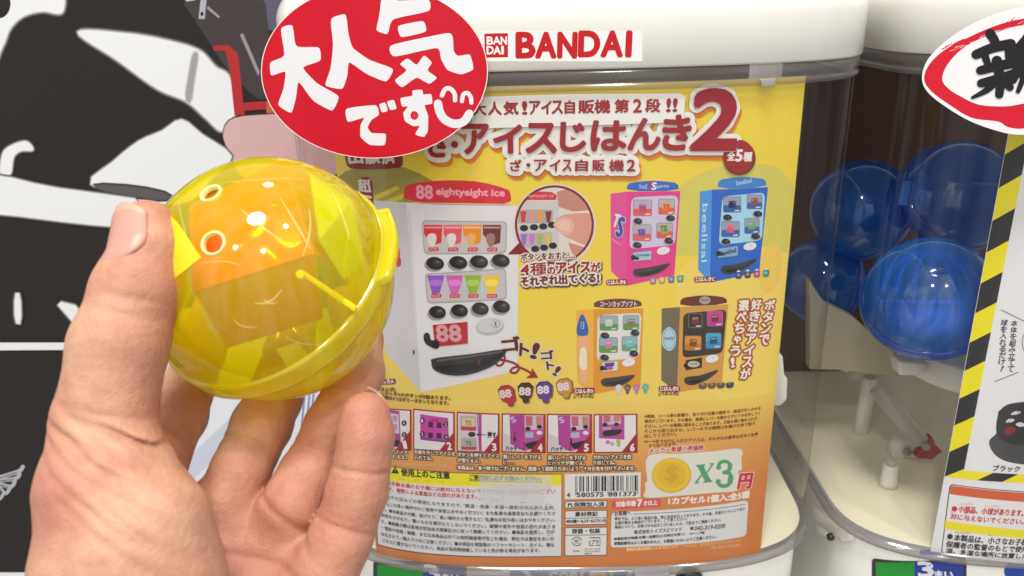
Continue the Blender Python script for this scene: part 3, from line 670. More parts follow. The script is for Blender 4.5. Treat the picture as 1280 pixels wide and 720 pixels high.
# ---- round close-up bubble
g = Print(SC, 0.45)
g.ell(693, 282, 52, 52, (222, 216, 214), n=60); g.poly([(634.5, 318), (655, 297), (664, 318)], (136, 28, 40)); g.ell(693, 281, 49.5, 49.5, (136, 28, 40), n=60)
cx, cy, rr = 693, 281, 46.5
def clipc(p, n=0):
    o = []
    for x, y in p:
        d = math.hypot(x-cx, y-cy); o.append((x, y) if d <= rr else (cx+(x-cx)*rr/d, cy+(y-cy)*rr/d))
    return o
g.ell(cx, cy, rr, rr, (222, 214, 210), n=60)
dens = lambda p: [tuple(np.array(p[i])*(1-t)+np.array(p[(i+1) % len(p)])*t) for i in range(len(p)) for t in np.linspace(0, 1, 9)[:-1]]
D_ = lambda p, c: g.poly(clipc(dens(p)), c)
D_([(640, 251), (699, 252), (698, 330), (690, 330), (640, 330)], (206, 202, 202)); D_([(655, 238), (690, 240), (696, 244), (695, 250), (648, 250)], (206, 60, 72))
g.text('eightyeight ice', (660, 247.5), (692, 247.5), 5, (236, 180, 184))
D_([(648, 262), (691, 262), (691, 279), (648, 279)], (178, 166, 166)); D_([(648, 292), (690, 290), (690, 308), (648, 310)], (184, 178, 184))
for i, c in enumerate(((206, 60, 66), (224, 150, 150), (232, 160, 50), (130, 60, 44))): g.poly([(650+i*10.5, 264), (658+i*10.5, 264), (656+i*10.5, 278), (652+i*10.5, 278)], c)
for i, c in enumerate(((160, 110, 200), (216, 120, 190), (160, 186, 80), (224, 190, 80))): g.poly([(651+i*10, 293), (659+i*10, 292), (657+i*10, 306), (653+i*10, 306)], c)
for x, y in ((655, 285), (667.5, 284), (679, 283), (690, 281)): g.ell(x, y, 5.3, 4, KN, n=16)
for x, y in ((669, 311), (680, 309.5), (691, 307)): g.ell(x, y, 5.2, 4, KN, n=16)
D_([(696, 240), (712, 235), (745, 250), (745, 262), (716, 264), (698, 258)], (196, 138, 120)); D_([(712, 266), (745, 262), (745, 320), (728, 316), (714, 306)], (232, 222, 214))
D_([(698, 272), (706, 268), (722, 266), (745, 266), (745, 312), (724, 304), (708, 296), (697, 288), (691, 281)], (220, 156, 136)); D_([(710, 303), (722, 306), (738, 312), (730, 322), (716, 318)], (204, 142, 122))
g.smooth([(693, 281), (697, 275), (706, 271), (715, 276), (717, 286), (710, 294), (700, 290)], (232, 176, 162)); g.smooth([(694, 281), (699, 276), (706, 274), (712, 279), (710, 288), (702, 288)], (238, 190, 178))
g.build('close_up_bubble', card)
g = Print(SC, 0.7)
SH = (70, 40, 20)
g.text('ボタンをおすと…', (651.5, 325.5), (718, 322.5), 8.2, M_, bold=0.05, halo=[(0.3, (150, 110, 50), .1, -.1), (0.22, (232, 228, 220))])
g.text('4', (651.5, 343.5), (662, 343), 12, (160, 28, 40), bold=0.07, halo=[(0.26, SH, .1, -.1), (0.22, (232, 228, 220))]); g.text('種', (663, 344.5), (683, 344), 16, (160, 28, 40), bold=0.025, halo=[(0.2, SH, .08, -.1), (0.17, (232, 228, 220))])
g.text('の', (684.5, 343), (694, 342.5), 9, (160, 28, 40), bold=0.06, halo=[(0.28, SH, .1, -.1), (0.22, (232, 228, 220))]); g.text('アイス', (696, 342), (738, 340.5), 14.5, (160, 28, 40), bold=0.06, halo=[(0.2, SH, .08, -.1), (0.17, (232, 228, 220))]); g.text('が', (739, 339.5), (750, 339), 11, (160, 28, 40), bold=0.06, halo=[(0.24, SH, .1, -.1), (0.2, (232, 228, 220))])
g.text('それぞれ出てくる!', (651.5, 357.5), (748.5, 352.5), 11.5, (120, 28, 40), bold=0.06, halo=[(0.32, SH, .1, -.12), (0.24, (232, 228, 220))])
g.build('bubble_caption', card)
# ---- sound words, arrow, ice pieces
g = Print(SC, 0.6)
for ch, x, y, wd, h, r in (('ゴ', 639, 430, 22, 17, -6), ('ト', 655.5, 437, 11, 15, 4), ('!', 668.5, 438.5, 7, 19, 14), ('ゴ', 684, 443.5, 15, 10.5, -4), ('ト', 688, 456.5, 8.5, 10, -8), ('!', 695.5, 463.5, 5, 12, 28)):
    g.rot(ch, x, y, wd, h, r, (88, 22, 32), bold=0.06, halo=[(2.2/h, (222, 214, 190))])
g.curve([(618, 443), (628, 441), (631, 448), (627, 456), (621, 456), (622, 450), (634, 451), (645, 455), (649, 460), (644, 466), (638, 464), (643, 459), (652, 460), (662, 465), (668, 469)], 2.8, (156, 30, 42), n=6)
g.poly([(665, 459.5), (673, 472), (657, 472.5), (664, 467.5)], (156, 30, 42))
for q, c, x, y, r in (([(621, 483), (641, 480), (645, 500), (641.5, 501.5), (642, 506.5), (635, 507.5), (634, 502.5), (626, 500.5)], (190, 44, 58), 632, 492, -8), ([(646.5, 478.5), (667, 477.5), (664, 496), (661, 497), (661, 503), (653.5, 503.5), (653, 497.5), (648.5, 496)], (74, 38, 36), 656, 489, 4), ([(669, 477.5), (690, 475.5), (690.5, 495), (685.5, 497), (686, 503), (678.5, 503.5), (678, 497.5), (671.5, 497)], (92, 62, 150), 679, 487, -4), ([(694, 474.5), (714.5, 471), (716, 489.5), (711.5, 491), (711.5, 497), (704, 498), (703.5, 492.5), (697, 492)], (200, 146, 62), 704, 483, -6)):
    c0 = np.mean(q, 0); g.poly([(x_+1.6, y_+1.4) for x_, y_ in q], (150, 106, 46), 1); g.poly(q, tuple(int(v*.72) for v in c), 1); g.poly([(c0[0]+(x_-c0[0])*.9, c0[1]+(y_-c0[1])*.9) for x_, y_ in q], c, 1)
    g.rot('88', x, y, 14, 9.5, r, (226, 214, 216), bold=0.06)
g.build('sound_words', card)
# ---- name pills and small pieces
g = Print(SC, 0.6)
for t, x0, y0, x1, y1 in (('じはんきB', 757.5, 357, 784, 349.5), ('じはんきC', 867.5, 353.2, 895, 346), ('じはんきD', 717, 493, 743.5, 485), ('じはんきE', 823, 490, 850, 482.5), ('じはんきA', 466, 481, 495, 474)):
    g.rrect([(x0, y1), (x1, y1-.8), (x1, y0-.8), (x0, y0)], (140, 32, 42), .45); g.text(t, (x0+2, y0-1.4), (x1-2, y0-2), 5.2, (236, 226, 222), bold=0.05)
g.text('(パネル式)', (717, 498.5), (742, 498), 5.6, (110, 70, 30), bold=0.04); g.text('(パネル式)', (823, 495.5), (848, 494.5), 5.6, (110, 70, 30), bold=0.04); g.text('(パネル式)', (470, 489), (495, 490), 5.6, (110, 70, 30), bold=0.04)
for base, yy, cols in ((812, 355, ((196, 140, 176), (214, 190, 150), (130, 130, 190), (120, 180, 140))), (919, 348, ((70, 84, 150), (100, 84, 80), (220, 90, 150), (80, 180, 170)))):
    for i, c in enumerate(cols):
        x = base+i*11.4; y = yy-i*.9; g.rrect([(x, y-8), (x+8.4, y-8.6), (x+7.6, y), (x+.6, y+.5)], tuple(int(v*.72) for v in c), .25); g.rrect([(x+.6, y-7.5), (x+7.2, y-8), (x+6.6, y-1.4), (x+1.2, y-1)], c, .25); g.box(x+2.2, y-6, x+5.6, y-3, tuple(int(v*.5+110) for v in c), .2)
        if base > 900: g.poly([(x+1, y-8), (x+4, y-11), (x+7, y-8.4)], (222, 222, 220))
for base, yy, cols in ((769, 490, ((210, 210, 214), (110, 84, 74), (196, 120, 150), (90, 180, 160))), (874, 485, ((120, 84, 50), (110, 90, 60), (96, 84, 66), (70, 74, 84)))):
    for i, c in enumerate(cols):
        x = base+i*11.2; y = yy-i*.4; g.smooth([(x, y-5), (x+2, y-9), (x+6, y-9.4), (x+8.6, y-5.5), (x+6.4, y-1), (x+6, y+2), (x+2.6, y+2.4), (x+2, y-1)] if base < 800 else [(x, y-5), (x+9, y-6), (x+8, y), (x+1, y+.6)], c); g.box(x+2.6, y-6, x+6, y-3.6, tuple(int(v*.5+100) for v in c), .2)
g.text('じはんきAのボタンが8個あります。', (477, 492), (563, 500), 5, (110, 64, 30), bold=0.04); g.text('実際は4つはダミーボタンとなります。', (477, 498), (561, 506), 5, (110, 64, 30), bold=0.04)
g.build('machine_names', card)
# ---- upright slogan
g = Print(SC, 0.6)
for tx, (xa, ya), (xb, yb) in (('ボタンで', (961.5, 382), (954.5, 425)), ('好きなアイスが', (945, 381), (931, 467)), ('選べちゃう!', (929, 382), (916, 453))):
    n = len(tx)
    for i, ch in enumerate(tx):
        f_ = i/(n-1); x = xa+(xb-xa)*f_; y = ya+(yb-ya)*f_; wd, h = (12, 12.5) if ch not in 'ゃ!' else ((9, 9.5) if ch == 'ゃ' else (4, 12))
        g.text(ch, (x-wd/2, y+h/2), (x+wd/2, y+h/2-.6), h, (238, 232, 222), bold=0.05, halo=[(2.6/h, (170, 84, 48))], shear=-0.08)
g.build('upright_slogan', card)
# ---- the six steps
STEP = [(460, 514.5, 507, 512), (516.5, 568.5, 510.5, 515), (571, 624.5, 514.5, 517), (627, 682, 516.5, 517.5), (683.5, 740, 517, 517.5), (742, 797, 517.5, 517)]
SB = [(561, 563.5), (562.5, 565), (565, 566), (565.5, 566.5), (566.5, 566.5), (566.5, 566)]
PKM, PKD = (176, 60, 146), (140, 40, 112)
for i, ((x0, x1, yl, yr), (bl, br)) in enumerate(zip(STEP, SB)):
    g = Print(SC, 0.25)
    Y = lambda fx, fy: (x0+(x1-x0)*fx, (yl+(yr-yl)*fx)*(1-fy)+(bl+(br-bl)*fx)*fy)
    P = lambda *q: [Y(a, b_) for a, b_ in q]
    g.poly(P((0, 0), (1, 0), (1, 1), (0, 1)), (156, 28, 42)); g.poly(P((.03, .035), (.96, .035), (.96, .965), (.03, .965)), (228, 222, 224))
    if i == 0:
        g.poly(P((.35, .04), (.72, .06), (.76, .9), (.5, .96), (.35, .9)), PKM); g.poly(P((.4, .12), (.7, .14), (.72, .6), (.42, .6)), (214, 204, 216))
        for a, b_ in ((.48, .25), (.62, .25), (.48, .45), (.62, .45)): g.rrect(P((a-.05, b_-.07), (a+.05, b_-.07), (a+.05, b_+.07), (a-.05, b_+.07)), (190, 150, 190), .2)
        for a, b_, t in ((.83, .34, '4'), (.83, .62, '3')): c = Y(a, b_); g.ell(c[0], c[1], 3.2, 3.6, (30, 26, 28)); g.text(t, (c[0]-1.2, c[1]+2), (c[0]+1.2, c[1]+2), 4, (230, 230, 230))
        g.poly(P((.5, .75), (.75, .75), (.7, .9), (.55, .92)), (30, 28, 30), 1)
    if i == 1:
        g.poly(P((.17, .12), (.84, .16), (.86, .76), (.17, .72)), (196, 66, 160)); g.poly(P((.17, .68), (.86, .72), (.86, .78), (.17, .74)), (130, 60, 150))
        for a, b_ in ((.42, .36), (.62, .36), (.42, .62), (.62, .62)): g.poly(P((a-.06, b_-.07), (a+.06, b_-.07), (a+.06, b_+.07), (a-.06, b_+.07)), (74, 26, 56))
        g.poly(P((.42, .22), (.62, .22), (.62, .28), (.42, .28)), (166, 40, 120))
        for a, b_, t in ((.22, .28, '1'), (.78, .32, '2'), (.22, .6, '3'), (.8, .64, '4')): c = Y(a, b_); g.ell(c[0], c[1], 3.2, 3.4, (30, 26, 28)); g.text(t, (c[0]-1.2, c[1]+1.9), (c[0]+1.2, c[1]+1.9), 3.9, (230, 230, 230))
    if i == 2:
        g.poly(P((.04, .04), (.52, .04), (.6, .965), (.04, .965)), (206, 198, 208)); g.poly(P((.47, .04), (.58, .04), (.58, .965), (.52, .965)), PKM)
        g.rrect(P((.08, .1), (.45, .1), (.46, .46), (.08, .46)), (178, 168, 164), .15); g.rrect(P((.12, .15), (.42, .15), (.42, .34), (.12, .34)), (214, 196, 150), .2); g.poly(P((.1, .36), (.45, .36), (.45, .46), (.1, .46)), (196, 50, 70)); g.text('TS', Y(.2, .32), Y(.34, .32), 5.4, (160, 110, 60), bold=0.05)
        g.rrect(P((.1, .64), (.46, .64), (.46, .93), (.1, .93)), (168, 170, 160), .15); g.poly(P((.1, .86), (.46, .86), (.46, .94), (.1, .94)), (196, 50, 70)); g.text('TS', Y(.2, .83), Y(.34, .83), 5.4, (90, 110, 70), bold=0.05)
        c = Y(.35, .55); g.ell(c[0], c[1], 4.6, 3.2, (26, 24, 26)); g.poly(P((.45, .55), (.53, .51), (.53, .59)), (30, 26, 28)); g.stroke(P((.52, .55), (.68, .55)), 1, (30, 26, 28), caps=False)
        g.text('押す', Y(.72, .62), Y(.92, .62), 7.2, (40, 34, 36), bold=0.05)
    if i in (3, 4):
        a0 = .18 if i == 3 else .24
        g.poly(P((.04, .5), (.3, .62), (.5, .96), (.04, .96)), (206, 200, 204)); g.poly(P((a0, .04), (.5, .04), (.52, .96), (a0+.02, .78)), PKM); g.poly(P((.5, .04), (.96, .04), (.96, .82), (.52, .96)), (188, 76, 156))
        g.rrect(P((.52, .04), (.94, .04), (.93, .38), (.53, .42)), (206, 190, 208), .1); g.rrect(P((.54, .06), (.7, .06), (.7, .3), (.56, .32)), (196, 96, 120), .15); g.rrect(P((.78, .06), (.93, .06), (.92, .28), (.79, .3)), (200, 130, 110), .15)
        for a, b_ in ((.6, .38), (.86, .33)): c = Y(a, b_); g.ell(c[0], c[1], 3.4, 2.6, KN)
        g.poly(P((.53, .48), (.72, .46), (.72, .6), (.54, .62)), (170, 180, 206)); c = Y(.86, .48); g.ell(c[0], c[1], 3.6, 2.4, (226, 216, 224))
        g.smooth(P((.54, .8), (.6, .74), (.94, .66), (.9, .78), (.72, .88), (.6, .88)), (36, 30, 38)); g.text('S', Y(a0+.07, .24), Y(a0+.16, .2), 7, (190, 180, 226), bold=0.06)
        if i == 3: g.stroke(P((.3, .45), (.3, .66)), 1, (30, 26, 28), caps=False); g.poly(P((.3, .74), (.26, .62), (.34, .62)), (30, 26, 28))
        else: g.poly(P((.52, .6), (.56, .62), (.56, .8), (.52, .78)), (30, 24, 30))
        g.text('ハッチ', Y(.09, .95), Y(.36, .95), 5.6, (40, 34, 36), bold=0.05); g.stroke(P((.38, .9), (.52, .9), (.52, .72)), .9, (30, 26, 28), caps=False)
    if i == 5:
        g.poly(P((.12, .04), (.7, .04), (.7, .66), (.12, .62)), (176, 74, 150)); g.rrect(P((.2, .04), (.62, .04), (.62, .26), (.2, .28)), (200, 180, 200), .1); g.rrect(P((.22, .04), (.38, .04), (.38, .2), (.23, .22)), (196, 96, 110), .15); g.rrect(P((.46, .04), (.61, .04), (.6, .19), (.47, .2)), (206, 120, 100), .15)
        for a in (.26, .52): c = Y(a, .27); g.ell(c[0], c[1], 3.2, 2.4, KN)
        g.smooth(P((.2, .5), (.3, .42), (.62, .4), (.6, .5), (.42, .56), (.26, .57)), (36, 30, 38)); g.poly(P((.2, .34), (.4, .33), (.4, .4), (.2, .41)), (176, 150, 190))
        for a, b_, c in ((.32, .72, (206, 110, 190)), (.42, .76, (216, 150, 200)), (.56, .7, (170, 190, 70))): q = Y(a, b_); g.ell(q[0], q[1], 2.8, 2.6, c)
        g.poly(P((.54, .66), (.6, .66), (.62, .84), (.52, .84)), (160, 180, 80), 1)
    g.poly(P((1, .46), (1, 1), (.62, 1)), (156, 28, 42)); c = Y(.83, .95)
    g.text(str(i+1), (c[0], c[1]), (c[0]+(5 if i else 3.6), c[1]), 9, (232, 226, 222), bold=0.06)
    g.build('step_picture', card, 'step picture numbered %d' % (i+1))
g = Print(SC, 0.3)
CT, CH = (236, 226, 206), (0.24, (70, 34, 14))
for t, a, b_, h in (('アイスを', (490, 566), (510, 567), 5), ('れるよ。', (491, 573), (509, 574), 5), ('天板を外してアイスを', (518, 567), (569, 570), 5.2), ('入れてね。', (518, 574), (541, 575.5), 5.2), ('ボタンを押すとアイス', (572, 570.5), (624, 572.5), 5.4), ('が落ちるよ。', (572, 577.5), (600, 578.5), 5.2),
                     ('黒いレバーを下げる', (629, 573.5), (676, 574), 5.4), ('と……', (629, 580), (643, 580), 5), ('黒いレバーを下げる', (685, 574.5), (732, 574.5), 5.4), ('とハッチが開くよ。', (685, 581), (731, 581), 5.2), ('かわいいアイスを取', (742, 574), (789, 573.5), 5.4), ('り出してね。', (742, 580.5), (769, 580.5), 5.2),
                     ('本商品は、食べ物ではございません。間違って誤飲されないよう、十分お気を付け下さいませ。', (572, 586.5), (794, 587.5), 5.6)):
    g.text(t, a, b_, h, CT, bold=0.03, halo=[CH])
g.text('※画像は開発中のものです。実際の商品とは異なる場合がございます。', (470, 577), (560, 582.5), 3, (226, 206, 176))
g.build('step_captions', card)
# ---- warning box
g = Print(SC, 0.3)
g.poly([(467, 578), (702.8, 592.2), (702.2, 695.6), (471.5, 681)], (60, 44, 36)); g.poly([(468, 579), (702, 593), (701.4, 694.8), (472.5, 680)], (222, 222, 225)); g.poly([(468, 579), (702, 593), (701.8, 606.5), (468, 597)], (236, 226, 20))
g.poly([(494, 582), (499, 592), (489, 591.5)], (40, 36, 30)); g.poly([(493.8, 585), (494.6, 585), (494.4, 589), (494, 589)], (236, 226, 20)); g.text('使用上のご注意', (502, 594.5), (562.5, 598.5), 9.2, (46, 40, 34), bold=0.045); g.text('ご使用前に必ずお読みください。', (587, 599.5), (677, 601.5), 6.6, (46, 40, 34), bold=0.04); g.stroke([(586, 600.6), (677, 602.6)], .9, (46, 40, 34), caps=False)
RDT, BKT = (200, 46, 52), (52, 48, 48)
L_ = [('対象年齢未満のお子様には絶対に与えないでください。小さな部品がござい', (478, 604.5), (694, 617), RDT, 5.6), ('ます。誤飲による窒息などの恐れがあります。', (481, 612.5), (596, 623), RDT, 5.4),
      ('変形や火災などの原因となりますので、高温・低温・多湿・直射日光のあたる所、', (478, 621.5), (694, 637), BKT, 4.9), ('ホコリの多い場所でのご使用や保管はおやめください。また急激な温度変化もお避けくださ', (478, 630.5), (694, 644), BKT, 4.9), ('い。■本商品の分解、投げたり、高い場所から落すなど、乱暴なお取り扱いはおやめください。', (478, 638.5), (694, 652), BKT, 4.9),
      ('負荷をかけたり、重いものを乗せたりしないでください。破損や変形や怪我の恐れがありま', (477, 645.5), (694, 660.5), BKT, 4.9), ('す。■廃棄の際は各地方自治体の廃棄区分に従って廃棄してください。■商品を使用し、万が', (477, 653.5), (693.5, 667), BKT, 4.9), ('一事故や怪我・破損、または本商品以外への物的損害等が生じた場合、弊社では責任をおいか', (477, 661), (693, 675.5), BKT, 4.9),
      ('ねますので、個人で十分ご注意ください。■本商品を樹脂製のソファーやシート、タイル、棚な', (477, 669), (693, 683), BKT, 4.9), ('どの上に置かないでください。商品が長時間接触していると色が移る場合があります。', (479, 677), (675, 690), BKT, 4.9)]
for t, a, b_, c, h in L_:
    g.text(t, a, b_, h, c, bold=0.012 if c == BKT else 0.03)
    n = int((b_[0]-a[0])/16)
    for k in range(n):           # little reading aids above the line
        if random.random() < .6:
            f_ = (k+random.random()*.5)/n; x = a[0]+(b_[0]-a[0])*f_; y = a[1]+(b_[1]-a[1])*f_-h-.6; g.text(random.choice(('しょう', 'ひん', 'けが', 'ばしょ', 'げんいん')), (x, y), (x+7, y+.4), 1.6, c)
g.build('warning_box', card)
g = Print(SC, 0.75)
TAPE = film('frosted_tape', (0.86, 0.86, 0.88), 0.42)
g.poly([(599, 592), (688, 594), (690, 600), (675, 640), (612, 634), (600, 625)], TAPE); g.poly([(613, 608), (668, 600), (678, 612), (655, 622), (620, 618)], TAPE)
g.build('tape_patch', card)
# ---- barcode and small boxes
g = Print(SC, 0.3)
g.poly([(706.2, 592.5), (801, 590.3), (800.4, 621.5), (706, 624)], (226, 224, 222))
bits = '1010001101011000101100010011011101010011101110010010101110010110010101000010100010010011101'
x = 719.0; W_ = 78.5/len(bits); i = 0
while i < len(bits):
    if bits[i] == '1':
        j = i
        while j < len(bits) and bits[j] == '1': j += 1
        gd = i < 3 or i > len(bits)-4 or 43 < i < 48; y0 = 595.4-(i*W_)*.018; y1 = (618.5 if gd else 614.6)-(i*W_)*.02
        g.poly([(x+i*W_, y0), (x+j*W_, y0), (x+j*W_-.05, y1), (x+i*W_-.05, y1)], (38, 34, 34)); i = j
    else: i += 1
g.text('4', (708.6, 621.4), (712.6, 621.3), 5.6, (40, 36, 36), bold=0.03); g.text('580575', (721, 621.2), (754.5, 620.6), 5.6, (40, 36, 36), bold=0.03); g.text('881373', (760.5, 620.4), (795, 619.6), 5.6, (40, 36, 36), bold=0.03)
g.build('barcode', card)
g = Print(SC, 0.3)
for y0, y1 in ((626.3, 635.2), (638.2, 656.4), (659.3, 695)):
    g.poly([(706, y0), (759.3, y0-.9), (758.5, y1-.8), (705.6, y1)], (60, 44, 36)); g.poly([(706.9, y0+.8), (758.5, y0-.1), (757.7, y1-1.6), (706.5, y1-.8)], (226, 224, 221))
g.text('PL保険加入済', (710, 633.8), (755.5, 633), 5.8, (50, 44, 42), bold=0.045); g.text('素材表記', (719, 645.6), (747, 645.1), 5.8, (50, 44, 42), bold=0.045); g.stroke([(706.5, 647.8), (758, 647)], .8, (60, 44, 36), caps=False)
g.text('ABS,PS,鋼(シール,スチールスプリング)', (707.6, 654.4), (757, 653.6), 5, (50, 44, 42), bold=0.05); g.text('容器・包装', (715, 667), (750, 666.4), 6, (50, 44, 42), bold=0.045); g.stroke([(707, 669), (757.6, 668.2)], .8, (60, 44, 36), caps=False)
g.stroke([(721+6*math.cos(t), 676.5+5.4*math.sin(t)) for t in np.linspace(.4, 2.9, 12)], 1, (50, 46, 44)); g.stroke([(721+6*math.cos(t), 676.5+5.4*math.sin(t)) for t in np.linspace(3.5, 6.0, 12)], 1, (50, 46, 44)); g.text('紙', (717.8, 679.4), (724.2, 679.4), 6, (50, 46, 44))
g.stroke([(737, 672), (750, 672), (750, 676)], 1.1, (50, 46, 44)); g.stroke([(737, 676), (737, 681.5), (742, 681.5)], 1.1, (50, 46, 44)); g.stroke([(745, 681.5), (750, 681.5), (750, 678)], 1.1, (50, 46, 44)); g.text('プラ', (739.4, 679.6), (748, 679.6), 5, (50, 46, 44), bold=0.03)
g.text('台紙', (716.5, 690), (724.5, 689.9), 2.6, (60, 54, 52)); 
for k, t in enumerate(('カプセル:PP', 'カプセル袋:PP', '個袋:PP')): g.text(t, (730.5, 687.2+k*3), (730.5+(20 if k < 2 else 10), 687+k*3), 2.3, (60, 54, 52))
g.build('material_boxes', card)
# ---- price block
g = Print(SC, 0.3)
for k, t in enumerate(('※機械、シール等の影響や、取り付け位置の関係で、商品が引っかかる', '場合がございます。その場合、無理にレバーを動かさずにフタを外してく', 'ださい。レバーの隙間に詰まることがあります。天板の溝に物を入れず、', 'そこから取り出すか、レバーの下の隙間口を避けた所で取り', '出してください。')):
    w_ = (145, 144, 142, 138, 40)[k]; g.text(t, (805.5, 522.5+k*6.2), (805.5+w_, 522.5+k*6.2-w_*.072), 4.4, (120, 78, 36), bold=0.04)
g.text('※1〜4までの穴に入れたアイスは、それぞれの番号のボタンを押', (805.5, 554), (947, 544.5), 4.4, (120, 78, 36), bold=0.04); g.text('すと出てきます。', (811, 559.5), (846, 557), 4.4, (120, 78, 36), bold=0.04)
g.text('メーカー希望小売価格', (811.5, 566.8), (879.5, 562.3), 7, (196, 44, 54), bold=0.04, halo=[(0.17, (232, 222, 212))])
g.text('円', (922, 611), (937.5, 609.8), 18, (206, 44, 70), bold=0.06, halo=[(0.1, (236, 228, 222))])
g.text('1カプセル1個入:全5種', (835.5, 630.6), (936, 622), 9, (242, 232, 220), bold=0.055)
g.build('price_lettering', card)
g = Print(SC, 0.6)
g.smooth([(810, 570), (850, 567), (890, 564), (925, 561), (926.5, 575), (927, 587), (922.5, 590), (922.5, 612), (890, 616), (850, 619.5), (807.5, 622), (807, 612), (806.3, 603), (809, 600)], (224, 222, 210), 4)
g.ell(839.3, 594, 24.8, 22, (214, 166, 36), n=40, rot=-4); g.ell(839, 593.6, 23.6, 21, (232, 192, 52), n=40, rot=-4); g.ell(839, 593.6, 18.5, 16.4, (226, 182, 44), n=40, rot=-4)
g.text('$', (831.5, 604), (846, 603.5), 21, (214, 166, 44), bold=0.05)
GR = (84, 160, 112)
g.poly([(870, 581), (881, 580), (881.5, 582), (879.5, 582.5), (883, 590), (889, 580.8), (887, 580.6), (886.5, 579), (892.5, 578.5), (892, 580.5), (884, 591.5), (888.5, 600), (890.5, 600.5), (890, 602.5), (879, 603.5), (879, 601.5), (881, 601), (877.5, 594.5), (872, 602), (874, 602.5), (873.5, 604), (868, 604.5), (868.5, 602.5), (876.5, 592.5), (872, 583.5), (870, 583)], GR)
g.curve([(898, 585), (899.5, 579), (906, 576.5), (912, 580), (911.5, 587), (905, 590.5)], 4.4, GR); g.curve([(905, 590.5), (912, 592), (914, 600), (909, 606.5), (901, 607), (896.5, 602)], 4.8, GR); g.ell(898.2, 584, 3.2, 3.2, GR); g.ell(897.6, 602, 3.4, 3.4, GR); g.curve([(912.5, 581), (912, 586)], 5.5, GR); g.curve([(913.4, 596), (912.5, 602)], 6.5, GR)
g.build('price_sticker', card)
g = Print(SC, 0.3)
g.rrect([(764.5, 626.3), (827, 622.8), (826.5, 633.2), (764.5, 636.6)], (214, 84, 96), .45); g.text('対象年齢', (770, 633.8), (795, 632.4), 7, (240, 226, 222), bold=0.05); g.text('7', (797, 633), (802.5, 632.6), 8.4, (244, 232, 226), bold=0.07); g.text('才以上', (804, 632.2), (821.5, 631), 6, (240, 226, 222), bold=0.05)
g.build('age_pill', card)
g = Print(SC, 0.3)
g.rrect([(764.5, 640.5), (935.5, 625.3), (932.6, 670.5), (763.2, 684.6)], (222, 221, 220), .12)
g.text('お客様へ', (768.5, 645), (788.5, 643.6), 5.4, (66, 60, 58), bold=0.04); g.stroke([(792, 642.6), (931.5, 630.2)], .7, (70, 64, 62), caps=False)
for t, a, b_, h in (('弊社では、より良い商品の為、常に改良を行っております。その為、生産ロットにより多少', (768.5, 650.6), (931, 637.8), 4.2), ('仕様が異なる商品がございます。ご了承ください。', (768.5, 655.8), (859, 650.2), 4.2), ('商品について、お気づきの点がございましたら、下記までご連絡ください。', (768.5, 660.8), (901, 651.4), 4.2), ('株式会社トイズスピリッツ', (792.5, 667.6), (852, 663.6), 5), ('☎', (862, 662.6), (867, 662.3), 4), ('042-319-0200', (868, 663), (906.5, 659.6), 5.2),
                     ('■電話受付時間:月曜〜金曜日(土日祝日を除く)', (768, 676), (856, 669.4), 4.2), ('10〜17時', (862, 668.8), (880.5, 667.5), 3.6), ('■電話番号はよくお確かめの上、お間違いのないようご注意ください。', (768, 681.3), (895, 672.6), 4.2)):
    g.text(t, a, b_, h, (66, 60, 58), bold=0.035)
g.build('customer_box', card)
g = Print(SC, 0.3)
g.text('発売元:株式会社トイズスピリッツ', (783, 689), (848, 684.6), 4.2, (246, 214, 160), bold=0.04); g.text('〒183-0011 東京都府中市白糸台2-37-37', (852, 684.4), (926, 676.6), 4, (240, 200, 140)); g.text('TEL.042-319-0200', (888, 686.5), (925, 682.6), 3.4, (240, 200, 140))
g.build('maker_line', card)

# ------------------------------------------------------------------ right-hand card
card2 = empty('display_card', (291, 2, -165), 'white picture card with black and yellow hazard stripes inside the right-hand machine window', 'display card', 'picture cards in the machine windows')
SD = Panel(291, 2, off=-1.2)
tl = SD.uv(1250, 172); bl = SD.uv(1171, 686)
s0 = SD.uv(1183, 590)[0]
b = Print(SD, 0.0); wh = mat('card_white', (232, 231, 233), rough=0.42, spec=0.35)
b.poly([(s0-0.6, -43), (112, -43), (112, -293.2), (s0-0.6, -293.2)], wh, rel=False); b.build('sheet', card2)
g = Print(SD, 0.1)
YL, KB = (240, 226, 28), (42, 40, 42)
sw = 8.0; za, zb = -43.0, SD.uv(1190, 597)[1]
g.poly([(s0-.4, za), (s0+sw, za), (s0+sw, zb), (s0-.4, zb)], YL, rel=False)
per = 31.0; z = SD.uv(1245, 172)[1]+30
while z > zb-10:
    q = [(s0-.4, z-6.5), (s0+sw, z), (s0+sw, z-per/2), (s0-.4, z-6.5-per/2)]
    q = [(a, min(za, max(zb, v))) for a, v in q]
    if abs(q[0][1]-q[3][1])+abs(q[1][1]-q[2][1]) > .5: g.poly(q, KB, rel=False)
    z -= per
zt = zb+4.5
g.poly([(s0+sw, zb), (112, zb), (112, zb-.1+5.2), (s0+sw, zb+5.2)], YL, rel=False)
x = s0+sw+7
while x < 105:
    g.poly([(x, zb), (x+12, zb), (x+19, zb+5.2), (x+7, zb+5.2)], KB, rel=False); x += 26
g.build('hazard_border', card2)
g = Print(SD, 0.2)
for tx, (xa, ya), (xb, yb) in (('本体を組み立てて', (1267, 404), (1262.5, 461)), ('球を入れるだけ!', (1254.5, 403), (1251, 460))):
    for i, ch in enumerate(tx):
        f_ = i/(len(tx)-1); x = xa+(xb-xa)*f_; y = ya+(yb-ya)*f_; wd, h = (8, 7.4) if ch != '!' else (2, 7); g.text(ch, (x-wd/2, y+h/2), (x+wd/2, y+h/2+.5), h, (60, 58, 60), bold=0.03)
g.build('speech_lettering', card2)
